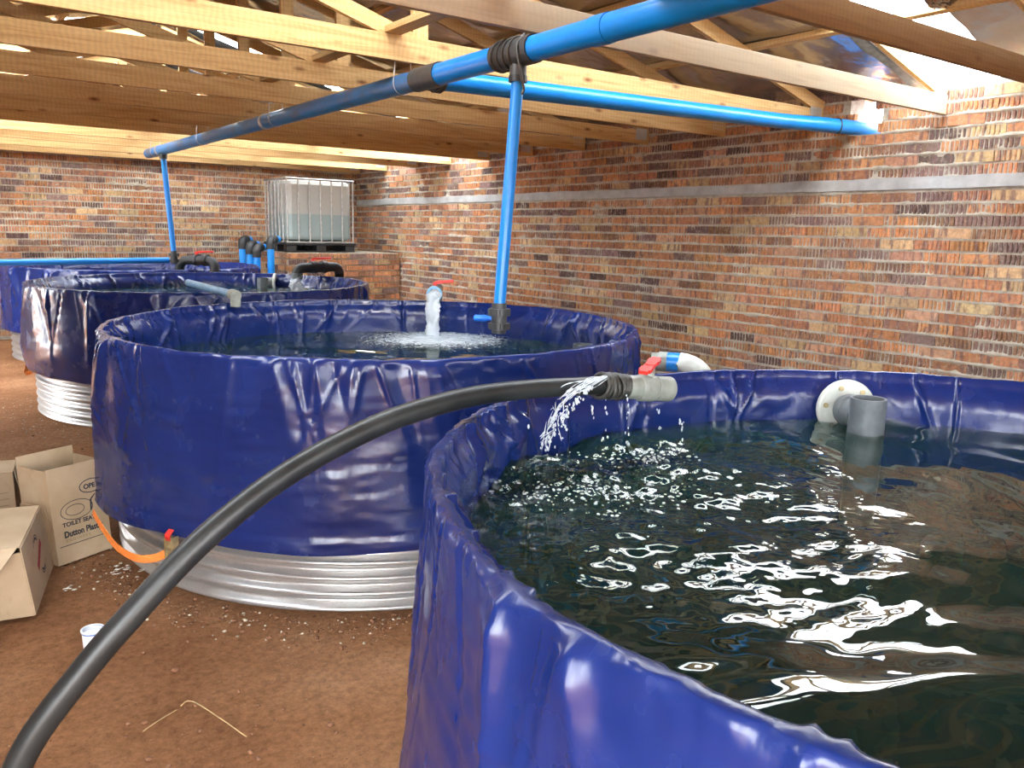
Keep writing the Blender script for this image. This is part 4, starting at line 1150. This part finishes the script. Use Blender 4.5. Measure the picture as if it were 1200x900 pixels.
# closed carton in front with a sprung lid
B0 = Vector((0.302, 4.09, 0.004)); r_ = Vector((0.235, 0.972, 0)).normalized(); f_ = Vector((-0.985, 0.17, 0)).normalized()
BLn, BWd, BHh = 0.60, 0.42, 0.335
b1 = thing('cardboard_box', 'flat-topped cardboard box with a red and black oval logo, lid flap sprung open', 'box', B0 + (r_ * BLn + f_ * BWd) / 2)
tl1 = UPZ - r_ * 0.06 - Vector((0.10, 0, 0))
sdp = panel('side_panel', B0, r_ * BLn, tl1 * BHh, TH, b1)
panel('front_panel', B0, f_ * BWd, tl1 * (BHh - 0.02), -TH, b1)
panel('side_panel', B0 + f_ * BWd, r_ * BLn, tl1 * BHh, -TH, b1)
panel('back_panel', B0 + r_ * BLn, f_ * BWd, tl1 * BHh, TH, b1)
panel('bottom_panel', B0, r_ * BLn, f_ * BWd, TH, b1)
tp_ = B0 + tl1 * (BHh + 0.002)
panel('lid', tp_, r_ * BLn, f_ * BWd * 0.55 + UPZ * 0.005, TH, b1)
panel('lid', tp_ + f_ * BWd * 0.56, r_ * BLn, f_ * BWd * 0.44, TH, b1)
panel('flap', tp_ + f_ * 0.01, f_ * BWd * 0.96, -r_ * 0.16 - UPZ * 0.055 + f_ * 0.05, 0.004, b1)
nr_ = r_.cross(tl1).normalized()
if nr_.x < 0: nr_ = -nr_
tz1 = tl1.normalized(); cc = B0 + r_ * 0.33 + tl1 * 0.175 + nr_ * (TH + 0.0012)
for s in (1, -1):
    o_ = cc + tz1 * 0.062 * s - r_ * 0.035 * s
    a0 = 0.15 if s > 0 else PI + 0.15
    m = MB(); oval(m, o_, r_, tz1, nr_, 0.052, 0.045, 0.006, 24, a0, a0 + PI * 0.95); m.build('printed_arc', 'ink_black', sdp)
    m = MB(); oval(m, o_, r_, tz1, nr_, 0.030, 0.026, 0.013, 24, a0 + 0.2, a0 + PI * 0.75); m.build('printed_arc', 'ink_black', sdp)
lr = MB(); dd_ = (r_ * 0.80 + tz1 * 0.42).normalized(); pv = nr_.cross(dd_).normalized()
for k in range(5):
    p = cc + dd_ * (-0.075 + 0.036 * k)
    lr.beam(p - pv * 0.018, p + pv * 0.018, 0.030, 0.0010, up=nr_)
lr.beam(cc - dd_ * 0.085, cc + dd_ * 0.085, 0.026, 0.0008, up=nr_)
lr.build('printed_band', 'ink_red', sdp)

# third carton, half out of the picture
C0_ = Vector((0.365, 5.62, 0.004)); r3 = Vector((0.15, 0.99, 0)).normalized(); f3 = Vector((-0.99, 0.15, 0)).normalized()
b3 = thing('cardboard_box', 'crumpled cardboard box standing behind the red logo box, side flap hanging', 'box', C0_ + r3 * 0.15 + f3 * 0.2)
panel('side_panel', C0_, r3 * 0.30, UPZ * 0.27 - f3 * -0.01, TH, b3)
fp3 = panel('front_panel', C0_, f3 * 0.40, UPZ * 0.27 + r3 * 0.01, -TH, b3)
panel('back_panel', C0_ + r3 * 0.30, f3 * 0.40, UPZ * 0.27, TH, b3)
panel('side_panel', C0_ + f3 * 0.40, r3 * 0.30, UPZ * 0.27, -TH, b3)
panel('bottom_panel', C0_, r3 * 0.30, f3 * 0.4, TH, b3)
panel('lid', C0_ + UPZ * 0.272, r3 * 0.30, f3 * 0.4, TH, b3)
panel('flap', C0_ + UPZ * 0.268 + r3 * 0.03 + Vector((0.006, 0, 0)), r3 * 0.26, -UPZ * 0.22 + Vector((0.045, 0, 0)), 0.004, b3)
for k in range(3):
    ln = MB(); ln.beam(C0_ + f3 * 0.03 + UPZ * (0.075 + 0.04 * k) - r3 * (TH + 0.001), C0_ + f3 * 0.36 + UPZ * (0.055 + 0.04 * k) - r3 * (TH + 0.001), 0.004, 0.001, up=r3); ln.build('printed_line', 'ink_tan', fp3)

# ------------------------------------------------------------------ cup, straws, rubble, torn foil
cu_ = Vector((0.455, 3.53, 0.0)); cp_ = thing('plastic_tub', 'small white plastic tub with blue rim standing on the soil under the hose', 'tub', cu_)
MB().rev(cu_ + Vector((0, 0, 0.002)), (0.004, 0.0, 0.13), [(0, 0.001), (0, 0.031), (0.02, 0.033), (0.97, 0.042), (0.97, 0.040), (0.85, 0.0385), (0.85, 0.001)], 28).build('tub_body', 'white_plastic', cp_)
MB().rev(cu_ + Vector((0.004, 0, 0.120)), (0, 0, 0.008), [(0, 0.041), (0, 0.0435), (1, 0.0435), (1, 0.041)], 28).build('rim_band', 'blue_band', cp_)
MB().rev(cu_ + Vector((0.004, 0, 0.127)), (0, 0, 0.006), [(0, 0.040), (0, 0.0455), (1, 0.0455), (1, 0.040)], 28).build('rim', 'white_plastic', cp_)
o = MB().tube(spline([(0.80, 2.65, 0.006), (0.75, 2.83, 0.008), (0.71, 2.95, 0.012), (0.685, 2.985, 0.01), (0.66, 2.975, 0.004)], 6), 0.0022, 6).build('straw', 'straw'); tag(o, 'long bent dry straw lying on the red soil', 'straw')
o = MB().tube(spline([(0.64, 2.955, 0.005), (0.57, 2.92, 0.006), (0.51, 2.885, 0.004)], 6), 0.0018, 6).build('straw', 'straw'); tag(o, 'short straight dry straw beside the long bent one', 'straw')
def rubble(name, lab, mat, spots, n, rmin, rmax, seed):
    g = np.random.default_rng(seed); m = MB()
    for k in range(n):
        sx, sy, R = spots[g.integers(len(spots))]
        x = sx + g.normal(0, R); y = sy + g.normal(0, R)
        if any(math.hypot(x - T['c'][0], y - T['c'][1]) < T['r'] + 0.0 for T in TANKS) or x < XL + 0.1: continue
        r0 = rmin + (rmax - rmin) * g.random() ** 3
        ico(m, (x, y, r0 * 0.1 - 0.005), r0, (g.uniform(0.7, 1.5), g.uniform(0.7, 1.5), g.uniform(0.4, 0.9)))
    o = m.build(name, mat); tag(o, lab, 'rubble', kind='stuff')
edge2 = [(T2c.x + 1.72 * math.cos(a), T2c.y + 1.72 * math.sin(a), 0.10) for a in np.linspace(PI * 0.95, PI * 1.55, 12)]
edge3 = [(T3c.x + 1.80 * math.cos(a), T3c.y + 1.80 * math.sin(a), 0.16) for a in np.linspace(PI * 0.9, PI * 1.4, 10)]
rubble('gravel', 'pale crumbs of plaster and gravel scattered around the tank bases', 'pebble', edge2 + edge3 + [(0.85, 4.35, 0.10), (0.8, 4.2, 0.12)], 900, 0.002, 0.009, 3)
rubble('soil_clods', 'small brown clods of earth strewn over the floor', 'clod', [(0.6, 3.2, 0.5), (0.4, 5.5, 0.7), (0.3, 8, 1.0), (0.7, 2.5, 0.3)] + edge2, 900, 0.003, 0.013, 8)
for k, (px, py, s_, lab) in enumerate(((147, 665, 0.05, 'largest white plaster flake on the soil near the orange strap'), (137, 672, 0.028, 'small white plaster flake between the printed box and the steel base'), (80, 690, 0.035, 'thin white scrap beside the red logo box'), (166, 668, 0.03, 'buff plaster lump at the foot of the steel base'))):
    p = Zp(px, py, 0.006); m = MB(); g = np.random.default_rng(50 + k)
    for q in range(7): ico(m, p + Vector((g.normal(0, s_ * 0.5), g.normal(0, s_ * 0.5), 0.002)), s_ * g.uniform(0.10, 0.26), (1.6, 0.8, 0.35))
    o = m.build('plaster_flake', 'paper_scrap'); tag(o, lab, 'debris', 'plaster flakes on the soil')
# torn foil hanging at the skylight edge
n = 26; U, V_ = np.meshgrid(np.linspace(0, 1, n), np.linspace(0, 1, n), indexing='ij')
fx = 5.42 + 0.34 * U; fy = 3.05 + 0.10 * V_ * (1 - 0.5 * U) + 0.03 * vnoise(U + 1, V_ + 1, 6, 3, 3)
fz = raf(W) + SLOPE * (W - fx) + 0.095 - 0.09 * V_ * np.sin(PI * np.clip(U * 0.9 + 0.05, 0, 1)) + 0.022 * vnoise(U + 4, V_ + 2, 5, 7, 3)
o = grid_mesh('torn_foil', np.stack([fx, fy, fz], -1), 'foil', None, (5.5, 3.05, 3.2), smooth=False); tag(o, 'crumpled torn end of silver foil hanging at the skylight edge', 'foil')
